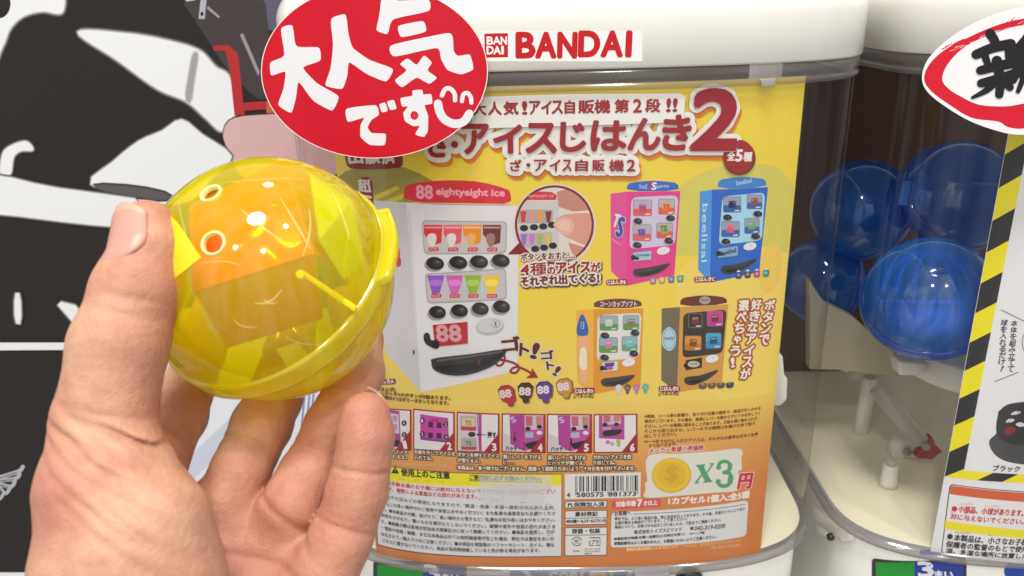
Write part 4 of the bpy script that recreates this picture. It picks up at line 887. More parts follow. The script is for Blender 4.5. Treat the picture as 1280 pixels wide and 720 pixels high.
g.stroke([(1251, 387), (1290, 406)], .8, (70, 68, 70), caps=False); g.stroke([(1243, 477), (1273, 465)], .8, (70, 68, 70), caps=False)
g.curve([(1283, 412), (1278, 424), (1279, 436), (1285, 446)], .8, (70, 68, 70), caps=False)
g.build('speech_outline', card2)
g.text('ブラック', (1240.5, 588.5), (1274, 589.8), 7.4, (60, 58, 60), bold=0.03)
g.build('card_lettering', card2)
g = Print(SD, 0.2)
g.smooth([(1238, 560), (1237, 550), (1246, 540), (1247, 520), (1255, 508), (1272, 503), (1300, 504), (1318, 530), (1320, 560), (1300, 580), (1268, 579), (1248, 572)], (74, 73, 75)); g.smooth([(1247, 545), (1247, 520), (1256, 509), (1274, 504), (1300, 506), (1312, 530), (1300, 552), (1268, 556)], (50, 49, 51))
for q in ([(1256, 528), (1262, 522), (1270, 525), (1262, 529)], [(1262, 518), (1270, 513), (1278, 515), (1268, 519)], [(1268, 530), (1276, 527), (1284, 532), (1274, 534)]): g.poly(q, (214, 212, 212), 1)
g.smooth([(1256, 537), (1264, 533), (1270, 537), (1264, 543), (1257, 543)], (132, 48, 46)); g.poly([(1247, 515), (1252, 511), (1253, 518), (1248, 521)], (50, 49, 51), 1)
g.build('toy_picture', card2)
g = Print(SD, 0.2)
g.rrect([(1187, 605), (1400, 619), (1390, 712), (1176, 692)], (50, 48, 50), .06); g.rrect([(1188.2, 606.2), (1399, 620), (1389, 711), (1177.2, 692)], (232, 231, 233), .06)
g.poly([(1188, 609), (1192, 607), (1398, 620.5), (1397, 632), (1187, 617.5)], (214, 96, 56))
g.poly([(1182, 650.5), (1393, 668), (1392, 679), (1180.5, 661)], (238, 224, 40))
for t, a, b_, h, c in (('小部品、小球があります。絶', (1197.5, 640), (1290, 646), 8.4, (200, 52, 56)), ('対に与えないでください。', (1187.5, 648.5), (1279, 655.5), 7, (200, 52, 56)), ('本製品は、小さなお子様', (1192, 675.5), (1284, 682), 8, (54, 52, 54)), ('保護者の監督のもとで使用', (1182, 683.5), (1284, 690.5), 7.6, (54, 52, 54)), ('湿、多湿な場所に放置した', (1182, 691), (1284, 698.5), 6.4, (54, 52, 54))): g.text(t, a, b_, h, c, bold=0.04)
g.ell(1193, 636, 3.6, 3.4, (200, 40, 52)); g.ell(1187.5, 670.5, 3.6, 3.4, (48, 46, 48))
for t, x, y, c in (('しょうぶひん', 1197, 630.4, (200, 52, 56)), ('しょうきゅう', 1231, 633, (200, 52, 56)), ('ほんせいひん', 1194, 666.5, (54, 52, 54)), ('ちい', 1235, 670, (54, 52, 54)), ('ほごしゃ', 1183, 675, (54, 52, 54)), ('かんとく', 1214, 678.5, (54, 52, 54)), ('たい', 1188, 641, (200, 52, 56)), ('あた', 1205, 642.5, (200, 52, 56))): g.text(t, (x, y), (x+len(t)*3.2, y+len(t)*.2), 2.4, c)
g.build('warning_box', card2)

# ------------------------------------------------------------------ red oval sign
so = atY(467, 92, -9)
SR = Bowed(so, (1, 0.02, 0), (0.05, -1, 0.10), 420)
sign = empty('promotional_sign', so, 'oval glossy red sign with white brush letters and a smiley, middle machine', 'sign', 'oval paper signs on the machines')
g = Print(SR, 0.0, step=0.02)
ov = lambda k, c: [(467+143*k*math.cos(t)+0*math.sin(t), 89+109*k*math.sin(t)) for t in np.linspace(0, 2*math.pi, 97)[:-1]]
def sheetmat(name, c): return mat(name, c, rough=0.3, spec=0.35)
rear = Print(SR, -0.9); rear.poly(ov(1.0, 0), sheetmat('sign_card', (226, 224, 222))); rear.build('backing_card', sign)
g.poly(ov(1.0, 0), sheetmat('sign_edge', (232, 226, 222))); g.poly(ov(0.992, 0), sheetmat('sign_red', (198, 6, 36)))
g.build('red_face', sign)
g = Print(SR, 0.1, ox=320, oy=0, k=3.0476, step=0.012)
WS = (224, 224, 229)
for q in ([(88, 103), (138, 91), (147, 180), (243, 178), (248, 232), (170, 255), (230, 318), (320, 366), (292, 427), (215, 385), (158, 305), (150, 372), (133, 435), (76, 402), (101, 340), (112, 268), (50, 291), (46, 236), (108, 215)],
          [(282, 68), (343, 50), (352, 130), (366, 182), (430, 228), (528, 262), (498, 315), (420, 282), (352, 232), (348, 290), (330, 342), (259, 328), (284, 262), (294, 170)],
          [(478, -16), (540, -30), (530, 4), (662, -6), (666, 42), (516, 72), (502, 133), (456, 117), (470, 60)], [(537, 97), (640, 77), (652, 121), (549, 145)],
          [(503, 172), (738, 122), (750, 140), (752, 195), (768, 214), (816, 204), (831, 266), (780, 285), (728, 268), (704, 226), (697, 178), (518, 220)],
          [(546, 244), (577, 220), (612, 250), (640, 208), (672, 238), (650, 268), (692, 296), (660, 322), (612, 292), (556, 336), (525, 306), (577, 268)],
          [(338, 412), (462, 398), (470, 438), (440, 456), (424, 486), (440, 508), (497, 508), (492, 555), (432, 553), (396, 522), (398, 474), (416, 446), (346, 468)], [(468, 396), (494, 389), (503, 424), (478, 429)], [(498, 386), (526, 379), (537, 415), (510, 421)],
          [(548, 372), (597, 366), (594, 344), (634, 341), (636, 361), (668, 357), (673, 396), (640, 400), (656, 440), (655, 500), (640, 524), (604, 513), (625, 478), (600, 482), (566, 462), (560, 430), (580, 404), (556, 408)]):
    g.poly(chaikin(q, 1, .13), WS, 1)
g.ell(603, 440, 15, 17, (204, 16, 44), n=20)
g.curve([(693, 395), (699, 425), (718, 455), (755, 472), (790, 464), (812, 434)], 32, WS)
g.curve([(708, 364), (720, 340), (740, 338), (756, 358), (758, 382)], 17, WS); g.curve([(784, 386), (790, 360), (806, 355), (818, 372), (820, 392)], 16, WS)
g.build('white_lettering', sign)
# ------------------------------------------------------------------ white oval sign on the right
so = atY(1300, 90, -7)
SW = Bowed(so, (1, 0.02, 0), (-0.02, -1, 0.12), 420)
sign2 = empty('promotional_sign', so, 'oval white sign with brushed red ring and black characters, right machine', 'sign', 'oval paper signs on the machines')
g = Print(SW, 0.0, step=0.02)
op = [(1156, 98), (1161, 78), (1175, 60), (1198, 41), (1228, 24), (1262, 12), (1300, 6), (1350, 8), (1400, 26), (1436, 60), (1448, 100), (1432, 136), (1390, 158), (1340, 167), (1285, 168.5), (1256, 166), (1215, 152), (1181, 131), (1162, 114)]
rear = Print(SW, -0.9); rear.smooth(op, sheetmat('sign_card', (226, 224, 222)), 5); rear.build('backing_card', sign2)
g.smooth(op, sheetmat('sign_white', (230, 229, 230)), 5); g.build('white_face', sign2)
g = Print(SW, 0.06)
RS = (204, 14, 42)
g.smooth([(1158.5, 98), (1165, 80), (1182, 63), (1205, 50), (1240, 34), (1275, 24), (1330, 18), (1400, 38), (1436, 95), (1405, 140), (1345, 160), (1290, 160), (1272, 161), (1258, 158), (1248, 152), (1215, 147), (1186, 129), (1166, 113)], RS, 5)
for i in range(26):              # dry-brush bristles along the top of the ring
    t = i/26; x = 1180+t*95; y = 62-t*38+random.uniform(-3, 1.5); g.stroke([(x, y), (x+random.uniform(5, 13), y-random.uniform(2.5, 5))], random.uniform(.8, 2), RS, taper=(1, .4), caps=False)
for i in range(16):
    t = i/16; x = 1190+t*95; y = 59-t*34+random.uniform(0, 5); g.stroke([(x, y), (x+random.uniform(6, 14), y-random.uniform(2.5, 5))], random.uniform(.5, 1.1), (226, 216, 218), taper=(1, .3), caps=False)
g.smooth([(1180, 98), (1189, 77), (1210, 57), (1242, 42), (1282, 31), (1330, 29), (1400, 58), (1418, 100), (1385, 130), (1330, 138), (1290, 129), (1258, 133), (1225, 131), (1203, 121), (1188, 111)], (230, 229, 230), 5)
g.build('red_ring', sign2)
g = Print(SW, 3.0)
K_ = (24, 22, 24)
for q, wd, tp in (([(1238, 42), (1243, 50), (1246, 58)], 12, (1, .9)), ([(1221, 68), (1240, 60), (1263, 55)], 13, (.9, 1)), ([(1231, 68), (1235, 80)], 10, (1, .8)), ([(1261, 58), (1262, 74)], 12, (1, .9)), ([(1226, 88), (1245, 83), (1270, 78)], 12, (.9, 1.1)), ([(1246, 76), (1250, 100), (1249, 118)], 13, (1, .8)),
                  ([(1227, 104), (1248, 98), (1272, 91)], 12, (.9, 1)), ([(1241, 104), (1233, 113), (1216, 122)], 12, (1, .3)), ([(1255, 101), (1262, 109)], 12, (.9, .8)), ([(1290, 38), (1280, 50), (1268, 62)], 12, (1, .6)), ([(1268, 62), (1271, 84), (1266, 100)], 12, (1, .8)), ([(1276, 66), (1296, 60), (1318, 56)], 12, (1, 1)), ([(1302, 62), (1304, 92), (1302, 122)], 13, (1, .8)), ([(1280, 62), (1280, 90), (1272, 114)], 11, (1, .5))):
    g.curve(q, wd, K_, n=4, taper=tp)
g.curve([(1340, 45), (1372, 42), (1400, 48)], 10, K_); g.curve([(1352, 62), (1350, 112)], 10, K_); g.curve([(1394, 60), (1392, 114)], 10, K_); g.curve([(1354, 86), (1392, 84)], 9, K_)
g.build('black_lettering', sign2)

# ------------------------------------------------------------------ inside the machines, labels on the bodies
def on(S, px, py, off=0.0): return S.world(S.uv(px, py)[None], off)[0]
B1 = Panel(0, 0, off=-2.4); B2 = Panel(291, 2, off=-2.4)
def coin_label(S, parent, x0, x1, xm, yt, tilt, digits):
    yb = yt+34; f = lambda x, y: (x, y+(x-x0)*tilt)
    q = [f(x0, yt), f(x1, yt), f(x1, yb), f(x0, yb)]
    d = Print(S, 2.2); d.rrect(q, (56, 58, 62), .12); o = d.build('label_frame', parent)
    sd = o.modifiers.new('thick', 'SOLIDIFY'); sd.thickness = 0.003; sd.offset = -1
    g = Print(S, 2.5)
    g.poly([f(x0+5, yt+4), f(xm, yt+4), f(xm, yb-4), f(x0+5, yb-4)], (38, 150, 52)); g.poly([f(xm, yt+4), f(x1-4, yt+4), f(x1-4, yb-4), f(xm, yb-4)], (50, 66, 156))
    for t, a, b_, y, h in digits: g.text(t, (a, y), (b_, y), h, (230, 232, 238), bold=0.06)
    g.build('coin_count_label', o)
coin_label(B1, M1, 467, 583, 529, 701, 0.02, (('3', 534, 551, 724, 18), ('まい', 555, 575, 727, 11)))
coin_label(B2, M2, 1090, 1208, 1143, 698, -0.006, (('3', 1149, 1167, 720, 18), ('まい', 1169, 1191, 724, 11)))
g = Print(B1, 0.3)
g.box(628, 712.5, 795, 760, (236, 236, 238)); g.poly([(636, 713.5), (652, 713.5), (668, 728), (640, 728)], (34, 58, 170)); g.poly([(660, 713.5), (742, 714), (726, 734), (676, 734)], (34, 58, 170)); g.poly([(748, 714), (786, 714), (774, 734), (734, 734)], (34, 58, 170))
g.text('COIN', (686, 729), (728, 729), 14, (236, 236, 240), bold=0.06); g.text('/', (733, 729), (740, 729), 15, (236, 236, 240), bold=0.05); g.text('IN', (746, 729), (765, 729), 14, (238, 226, 60), bold=0.07)
g.build('coin_plate', M1)
p = [on(B1, x, y, 0) for x, y in ((791, 708), (836, 706), (836, 745), (791, 745))]; slab('coin_gate', p, (0, -1, 0), 6, GREY, M1, bev=1)
c = on(B1, 861, 722, 0); lathe('lock', c, (0, -1, 0), [(7.6, 0), (7.6, 5), (6.8, 6), (4.5, 6), (4.2, 5), (0.01, 5)], DARK, M1, 40)
g = Print(B2, 0.3); g.box(1150, 687, 1176, 693.5, (44, 74, 170)); g.build('blue_sticker', M2); g.ell(1270, 714, 15, 14, (44, 74, 170), n=36); g.build('blue_sticker', M2)
lt = [on(B2, x, y, 0) for x, y in ((1024, 634), (1036, 645), (1056, 659), (1072, 667), (1071, 675), (1060, 677), (1057, 671), (1046, 668), (1044, 672), (1031, 666), (1024, 650))]
nrm = np.cross(lt[2]-lt[0], lt[6]-lt[0]); nrm = nrm*(-1 if nrm[1] > 0 else 1)
LT = slab('latch', lt, nrm, 4.2, WHITEP, M2, bev=1.0)
c = on(B2, 1046, 667, 4.5); rod('pin', c, c+np.array([0, -3, -1]), 2.2, DARK, LT, 16, .4)
FLZ = -290.4
pb = atZ(1110, 606, FLZ); lathe('guide_peg', pb, (0, 0, 1), [(5.6, 0), (4.9, 2), (4.5, 13), (4.4, 14.6), (4.0, 15), (2.3, 15), (2.1, 11), (0.01, 11)], WHITEP, M2, 32)
pb = atZ(1076, 540, FLZ); rod('post', pb, pb+np.array([1.0, 0, 42]), 4.8, WHITEP, M2)
a_ = atY(1096, 484, 95); b_ = atY(1151, 553, 80); FRS = clear_plastic('frosted_lever', (0.85, 0.83, 0.8), 0.3, body=(0.8, 0.77, 0.72), bodyfac=0.4)
LV = rod('lever', a_, b_, 5.2, FRS, M2); rod('pin', b_+np.array([0, -3, 1.0]), b_+np.array([0, -8, 1]), 2.2, GREY, LV, 16, .4)
c = atY(1159, 562, 86); slab('red_stopper', [c+np.array(v) for v in ((-6, 0, -6), (4, 0, -8), (10, 0, -2), (5, 0, 3), (3, 0, 8), (-3, 0, 7), (-2, 0, 1))], (0, 1, 0), 7, mat('red_plastic', (172, 52, 54), rough=0.35), M2, bev=1)
c = atZ(1134, 574, FLZ); BKT_ = slab('bracket', [c+np.array(v) for v in ((-9, 0, 0), (10, 0, 0), (10, 0, 9), (4, 0, 13), (-5, 0, 13), (-9, 0, 8))], (0, 1, 0), 9, WHITEP, M2, bev=1); rod('screw', c+np.array([-2, -1, 7]), c+np.array([-2, -4, 7]), 2.6, GREY, BKT_, 16, .5)
dc = atY(1190, 472, 42); dc = np.array([dc[0]+40, dc[1]+45, dc[2]])
TT = lathe('turntable', dc, (0, 0, 1), [(39, -17.5), (43.5, -16), (45, -13), (45, -1.2), (44, 0), (0.01, 0.01)], WHITEP, M2, 96)
nt_ = [atY(x, y, 62) for x, y in ((1124, 452), (1158, 455), (1158, 470), (1124, 470))]; slab('notch', nt_, (0, 1, 0), 12, WHITEP, TT, bev=1.5)
hp = [atY(x, y, 120) for x, y in ((1012, 350), (1030, 378), (1066, 396), (1098, 424), (1124, 446), (1125, 453), (1119, 471), (1062, 464), (1060, 467), (1050, 463), (1012, 462))]
slab('hopper_slope', hp, (0, 1, 0), 9, mat('hopper_cream', (206, 200, 176), rough=0.5, vary=0.04), M2, bev=1)
tb = [atY(x, y, 40) for x, y in ((958, 447), (979, 445), (981, 470), (985, 474), (984, 500), (976, 508), (958, 508))]; slab('card_holder', tb, (0, 1, 0), 6, WHITEP, M1, bev=1.2)

# ------------------------------------------------------------------ capsules
def capsule(name, C, R, axis, mats, label, group=None, tabdir=None, tall=0.86, holes=()):
    top = empty(name, C-np.array([0, 0, R]), label, 'toy capsule', group)
    e1, e2, n = frame_of(axis); C = np.asarray(C, float)
    # dome with real holes
    NA, NB = 96, 48; V, Fc = [], []
    for i in range(NB+1):
        a = math.pi/2*i/NB
        for k in range(NA):
            t = 2*math.pi*k/NA; V.append(C+n*R*math.sin(a)+(e1*math.cos(t)+e2*math.sin(t))*R*math.cos(a))
    for i in range(NB):
        for k in range(NA):
            f = (i*NA+k, i*NA+(k+1) % NA, (i+1)*NA+(k+1) % NA, (i+1)*NA+k)
            c = sum(V[j] for j in f)/4
            if all(np.linalg.norm(c-h) > rr for h, rr in holes): Fc.append(f)
    dome = mesh_obj('dome', V, Fc, mats[0], top, smooth=True)
    pr = [(R*0.985*math.cos(a), -R*tall*math.sin(a)) for a in np.linspace(0.0, math.pi/2, 40)]; pr[-1] = (0.01, -R*tall)
    lathe('base', C, n, pr[::-1], mats[1], top, 96, idxf='open')
    rimo = lathe('rim', C, n, [(R*.985, -5.6), (R+1.0, -5.2), (R+1.25, -4.4), (R+1.25, 0.8), (R+1.0, 1.4), (R+.1, 1.7)], mats[2], top, 96, idxf='open')
    for h, rr in holes:
        lathe('hole_ring', h, h-C, [(rr+.35, -.7), (rr+.45, .1), (rr+.25, .4), (rr-.05, .4), (rr-.25, .1), (rr-.25, -1.2)], mats[3], dome, 40, idxf='open')
    if tabdir is not None:
        d = np.asarray(tabdir, float); d = d-n*(d@n); d /= np.linalg.norm(d); sd = np.cross(n, d); P = []
        for a in np.linspace(-.40, .40, 13): P.append(C+n*1.2+(d*math.cos(a)+sd*math.sin(a))*(R+.6))
        for a in np.linspace(.34, -.34, 13): P.append(C+n*1.2+(d*math.cos(a)+sd*math.sin(a))*(R+4.6))
        slab('opening_tab', P, -n, 3.0, mats[2], rimo, bev=.8)
    return top, e1, e2, n
YB = (0.97, 0.91, 0.004)
YDOME = clear_plastic('yellow_dome', (0.99, 0.95, 0.06), 0.05, body=YB, bodyfac=0.25, edge=(0.98, 0.92, 0.02), refl=0.8, trl=0.3)
YBASE = clear_plastic('yellow_base', (0.98, 0.88, 0.03), 0.09, body=(0.93, 0.76, 0.004), bodyfac=0.36, edge=(0.95, 0.84, 0.02), refl=1.0, trl=0.3)
YRIM = clear_plastic('yellow_rim', (0.98, 0.93, 0.03), 0.12, body=YB, bodyfac=0.38, edge=(0.95, 0.88, 0.02), refl=1.2, trl=0.3)
YRING = mat('pale_yellow_ring', (250, 240, 170), rough=0.2)
CC = atD(341, 350, 250); CR = 37.9
NAX = -0.33*RX + 0.575*UX - 0.75*FX
def on_sphere(px, py):
    d = ray(px, py); d = d/np.linalg.norm(d); o = CAM-CC; b_ = o@d; q = b_*b_-(o@o-CR*CR); return CAM+d*(-b_-math.sqrt(max(q, 0)))
H1, H2 = on_sphere(263.5, 241.5), on_sphere(266.5, 304)
caps, ce1, ce2, cn = capsule('toy_capsule', CC, CR, NAX, (YDOME, YBASE, YRIM, YRING), 'translucent bright yellow capsule with two small holes held between thumb and fingers', None, tall=1.0, tabdir=0.95*RX+0.12*UX, holes=((H1, 2.75), (H2, 3.0)))
# inner ribs of the shell
RIBM = mat('yellow_rib', (244, 226, 20), rough=0.25)
slab('inner_rib', [atD(372, 341, 219.5), atD(378, 338, 219.5), atD(446, 383, 226), (atD(443, 391, 226))], FX, 1.6, RIBM, caps, bev=.4)
rod('rib_tip', atD(375, 343, 219), atD(378, 345, 223), 1.3, RIBM, caps, 14, .4)
def scratch(px0, wd):
    pts = [on_sphere(*p) for p in px0]; pts = [CC+(p-CC)*1.0035 for p in pts]; V, Fc = [], []
    for i, p in enumerate(pts):
        t = pts[min(i+1, len(pts)-1)]-pts[max(i-1, 0)]; n_ = np.cross(t, p-CC); n_ /= np.linalg.norm(n_); h = wd*(.25+.75*math.sin(math.pi*(i+.3)/(len(pts)-.4)))
        V += [p+n_*h, p-n_*h]
        if i: b0 = 2*(i-1); Fc.append((b0, b0+1, b0+3, b0+2))
    mesh_obj('scuff', V, Fc, SCUF, caps)
SCUF = film('scuff_mark', (0.95, 0.9, 0.35), 0.4)
def bz(a, b_, c, n=9): return [tuple((1-t)**2*np.array(a)+2*t*(1-t)*np.array(b_)+t*t*np.array(c)) for t in np.linspace(0, 1, n)]
for a, b_, c, wd in (((302, 262), (325, 285), (352, 300), .22), ((350, 248), (372, 282), (388, 312), .3), ((386, 262), (392, 290), (378, 320), .25), ((318, 378), (338, 384), (352, 362), .28), ((330, 374), (336, 382), (346, 378), .22), ((240, 205), (300, 192), (350, 196), .18), ((276, 230), (330, 222), (380, 224), .14), ((292, 398), (300, 412), (322, 408), .2), ((415, 240), (432, 275), (436, 300), .3), ((250, 330), (282, 322), (300, 332), .16), ((356, 420), (372, 432), (398, 430), .2), ((222, 250), (232, 290), (238, 320), .14)):
    scratch(bz(a, b_, c), wd)
qa, qb, qc, qd = [np.array(p, float) for p in ((207, 262), (226, 283), (252, 322), (214, 352))]        # sealing tape under the thumb
TV, TF = [], []
for j in range(9):
    for i in range(9):
        u, v = i/8, j/8; p = (1-u)*(1-v)*qa + u*(1-v)*qb + u*v*qc + (1-u)*v*qd; q = on_sphere(*p); TV.append(CC+(q-CC)*1.006)
        if i and j: TF.append(((j-1)*9+i-1, (j-1)*9+i, j*9+i, j*9+i-1))
mesh_obj('sealing_tape', TV, TF, film('tape_yellow', (0.95, 0.80, 0.02), 0.85), caps, smooth=True)
# folded orange box inside
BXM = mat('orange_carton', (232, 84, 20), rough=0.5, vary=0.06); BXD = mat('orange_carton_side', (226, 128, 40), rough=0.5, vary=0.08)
bx = empty('toy_box', CC, 'orange carton inside the yellow capsule', 'carton')
Q = {'a': atD(236, 256, 236), 'b': atD(352, 200, 247), 'c': atD(390, 318, 228), 'd': atD(240, 366, 224)}
dn = FX*22 - UX*24
slab('front_face', [Q['a'], Q['b'], Q['c'], Q['d']], FX, 1.0, BXM, bx, bev=.3)
lo = [Q['d']+RX*.2+FX*1.2, Q['c']+FX*1.2, Q['c']-UX*19+FX*17-RX*1, Q['d']-UX*17+FX*19+RX*3]
slab('lower_face', lo, FX*.8+UX*.5, 1.0, BXD, bx, bev=.3)
sdp = [Q['c']+FX*1.2+RX*.4, Q['b']+FX*1.2+RX*.4, Q['b']+FX*24+RX*3, Q['c']+FX*26+RX*2-UX*3]
slab('side_face', sdp, -RX, 1.0, BXD, bx, bev=.3)
# crumpled clear bag round the box
def crumple(name, c, rad, seed, m, parent=None, squash=(1, 1, 1)):
    bm = bmesh.new(); bmesh.ops.create_icosphere(bm, subdivisions=5, radius=1.0); rnd = np.random.RandomState(seed); dirs = rnd.normal(size=(420, 3)); dirs /= np.linalg.norm(dirs, axis=1)[:, None]; lv = rnd.uniform(.91, 1.0, 420)
    V = []
    for v in bm.verts:
        p = np.array(v.co); d = dirs@p; k = min(lv[i]/d[i] for i in range(420) if d[i] > .25); V.append(p*min(k, 1.0)*rad)
    Fc = [[v.index for v in f.verts] for f in bm.faces]; bm.free()
    V = np.array(V)*np.array(squash); W = c + V[:, :1]*RX + V[:, 1:2]*UX + V[:, 2:3]*FX
    return mesh_obj(name, W, Fc, m, parent, smooth=True)
BAG = clear_plastic('bag_film', (0.99, 0.99, 0.97), 0.14, refl=0.6)
bag = crumple('clear_bag', CC+FX*1.0, 33.5, 5, BAG); tag(bag, 'crumpled clear film bag around the carton in the yellow capsule', 'bag')
lf = [atD(386, 215, 240), atD(440, 250, 240), atD(456, 330, 243), atD(430, 350, 240), atD(398, 300, 234)]
leaf = slab('leaflet', lf, FX, .5, mat('leaflet_green', (190, 200, 70), rough=0.5, vary=0.1)); tag(leaf, 'folded green paper leaflet at the right inside the yellow capsule', 'leaflet')
pa = [atD(345, 436, 232), atD(372, 428, 231), atD(392, 452, 236), atD(362, 464, 236)]
lf2 = slab('paper_slip', pa, FX, .4, mat('slip_white', (226, 222, 190), rough=0.5)); tag(lf2, 'small white paper slip low inside the yellow capsule', 'paper slip')

BLU = lambda nm, t, b_, f: clear_plastic(nm, t, 0.06, body=b_, bodyfac=f, edge=(0.02, 0.08, 0.42), refl=1.1)
BD = BLU('blue_dome', (0.14, 0.50, 0.98), (0.02, 0.36, 1.0), 0.38); BB = BLU('blue_base', (0.08, 0.3, 0.85), (0.01, 0.16, 0.8), 0.4); BRM = BLU('blue_rim', (0.08, 0.3, 0.8), (0.03, 0.2, 0.8), 0.5)
grp = 'blue capsules in the right-hand machine'
for px, py, dep, r, ax, lab in ((1162, 374, 430, 33.5, (-.3, -.55, .8), 'bright blue capsule lying on the white turntable, nearest the card'), (1196, 246, 478, 33, (.2, -.7, .6), 'dark blue capsule stacked above the bright one beside the hazard card'), (1076, 262, 512, 31, (-.6, -.5, .3), 'dark blue capsule at the left of the pile in the right-hand machine'), (1030, 352, 538, 29, (-.8, -.3, .2), 'blue capsule seen through the edge of the middle machine window')):
    capsule('toy_capsule', atD(px, py, dep), r, ax, (BD, BB, BRM, BRM), lab, grp)
# ribbed toy inside the bright blue capsule, packet inside the upper one
tc_ = atD(1162, 372, 428); ty = empty('capsule_toy', tc_, 'blue ribbed dome toy inside the bright blue capsule', 'toy')
TM = mat('toy_blue', (60, 130, 226), rough=0.35)
for k in range(8):
    a = math.pi*k/8; pts_ = [tc_ + RX*24*math.cos(t)*math.cos(a) + FX*24*math.cos(t)*math.sin(a) + UX*24*math.sin(t) for t in np.linspace(0.1, math.pi-.1, 15)]
    V, Fc = [], []
    for i, p in enumerate(pts_):
        rad = (p-tc_)/np.linalg.norm(p-tc_); sd = -RX*math.sin(a)+FX*math.cos(a)
        V += [p+sd*.9, p+rad*1.2, p-sd*.9]
        if i: b0 = 3*(i-1); Fc += [(b0, b0+1, b0+4, b0+3), (b0+1, b0+2, b0+5, b0+4)]
    mesh_obj('rib', V, Fc, TM, ty)
lathe('brim', tc_-UX*2, UX, [(25.5, -1), (27, 0), (25.5, 1), (22, 1)], TM, ty, 64)
lathe('cap_base', tc_-UX*14, UX, [(18, -6), (23, 0), (23, 10), (20, 12)], mat('toy_cyan', (60, 170, 220), rough=0.3), ty, 48)
for q_, dd, lab in ((((1108, 398), (1146, 406), (1160, 428), (1122, 424)), 425, 'pale cyan paper leaflet at the bottom of the bright blue capsule'), (((1060, 238), (1092, 246), (1086, 282), (1054, 272)), 498, 'pale paper leaflet inside the left dark blue capsule'), (((1186, 300), (1226, 288), (1232, 300), (1192, 314)), 466, 'thin pale paper leaflet low inside the upper dark blue capsule')):
    lf_ = slab('leaflet', [atD(x, y, dd) for x, y in q_], FX, .5, mat('leaflet_cyan', (96, 176, 214), rough=.5)); tag(lf_, lab, 'leaflet')
pk = [atD(x, y, 470) for x, y in ((1130, 226), (1166, 226), (1160, 258), (1124, 256))]; pkt = slab('toy_packet', pk, FX, 3, TM, bev=.6); tag(pkt, 'small blue packet inside the upper dark blue capsule', 'packet')

# ------------------------------------------------------------------ the hand
def J(px, py, d): return np.array([(px-640)/F*d, -(py-360)/F*d, d])
def toworld(V): return CAM + V[:, :1]*RX + V[:, 1:2]*UX + V[:, 2:3]*FX
thumb = [(J(184, 286, 224), 8.0), (J(185, 316, 221), 9.3), (J(172, 362, 218), 11.3), (J(149, 432, 213), 12.0), (J(131, 530, 211), 12.6), (J(133, 610, 207), 16.2), (J(155, 720, 205), 21.6), (J(165, 860, 208), 28), (J(190, 1010, 214), 29)]
thenar = [(J(158, 605, 204), 11), (J(188, 655, 201), 13.2), (J(204, 740, 201), 14.5)]
index = [(J(188, 612, 240), 9.4), (J(199, 574, 245), 8.5), (J(207, 553, 248), 8.3), (J(222, 520, 255), 9.0), (J(234, 490, 262), 7.9), (J(250, 440, 280), 8.3), (J(280, 360, 298), 7.8), (J(312, 312, 300), 7.0)]
middle = [(J(282, 628, 244), 9.8), (J(300, 590, 248), 9.0), (J(314, 560, 252), 8.8), (J(327, 532, 259), 9.5), (J(343, 498, 268), 9.0), (J(362, 440, 288), 8.6), (J(372, 370, 301), 8.0), (J(372, 315, 302), 7.0)]
ring = [(J(362, 634, 242), 9.6), (J(386, 592, 248), 8.9), (J(399, 568, 252), 8.4), (J(416, 534, 257), 9.0), (J(430, 505, 263), 8.4), (J(449, 466, 277), 8.5), (J(450, 425, 291), 8.0), (J(432, 380, 300), 6.9)]
pinky = [(J(402, 722, 233), 10.4), (J(424, 676, 235), 9.2), (J(433, 655, 236), 8.6), (J(446, 615, 237), 8.9), (J(452, 585, 237), 8.1), (J(457, 546, 238), 8.2), (J(457, 521, 239), 7.4)]
palm = [[(J(206, 655, 242), 11), (J(215, 760, 232), 17), (J(210, 960, 226), 22)], [(J(276, 660, 245), 11.5), (J(268, 760, 240), 16), (J(230, 960, 228), 22)],
        [(J(346, 680, 245), 11.5), (J(322, 780, 242), 16), (J(250, 960, 230), 22)], [(J(392, 742, 239), 12), (J(366, 830, 238), 17), (J(275, 970, 230), 22)], [(J(200, 960, 224), 27), (J(205, 1080, 226), 27), (J(215, 1300, 240), 30)]]
allp = [p for ch in [thumb, thenar, index, middle, ring, pinky] for p, r in ch]
lo = np.array([J(25, 380, 205)[0]-26, J(0, 1110, 215)[1], 182.0]); hi = np.array([J(500, 400, 262)[0]+4, J(0, 240, 225)[1]+8, 314.0])
H = 0.78
ax = [np.arange(lo[i], hi[i]+H, H, dtype=np.float32) for i in range(3)]
GX, GY, GZ = np.meshgrid(*ax, indexing='ij')
def smin(a, b, k):
    h = np.maximum(k-np.abs(a-b), 0)/k; return np.minimum(a, b)-h*h*k*0.25
def chain(ch, k=0.0):
    out = None
    for (a, ra), (b_, rb) in zip(ch[:-1], ch[1:]):
        ba = (b_-a).astype(np.float32); L2 = float(ba@ba)
        px_, py_, pz_ = GX-np.float32(a[0]), GY-np.float32(a[1]), GZ-np.float32(a[2])
        t = np.clip((px_*ba[0]+py_*ba[1]+pz_*ba[2])/L2, 0, 1)
        d = np.sqrt((px_-t*ba[0])**2+(py_-t*ba[1])**2+(pz_-t*ba[2])**2)-(ra+(rb-ra)*t).astype(np.float32)
        out = d if out is None else (smin(out, d, k) if k else np.minimum(out, d))
    return out
fingers = chain(index, 2.2)
for ch in (middle, ring, pinky): fingers = smin(fingers, chain(ch, 2.2), 0.7)
pal = None
for ch in palm:
    d = chain(ch, 4); pal = d if pal is None else smin(pal, d, 11)
th = smin(chain(thumb, 3), chain(thenar, 3), 9)
fld = smin(smin(fingers, pal, 4.5), th, 2.5)
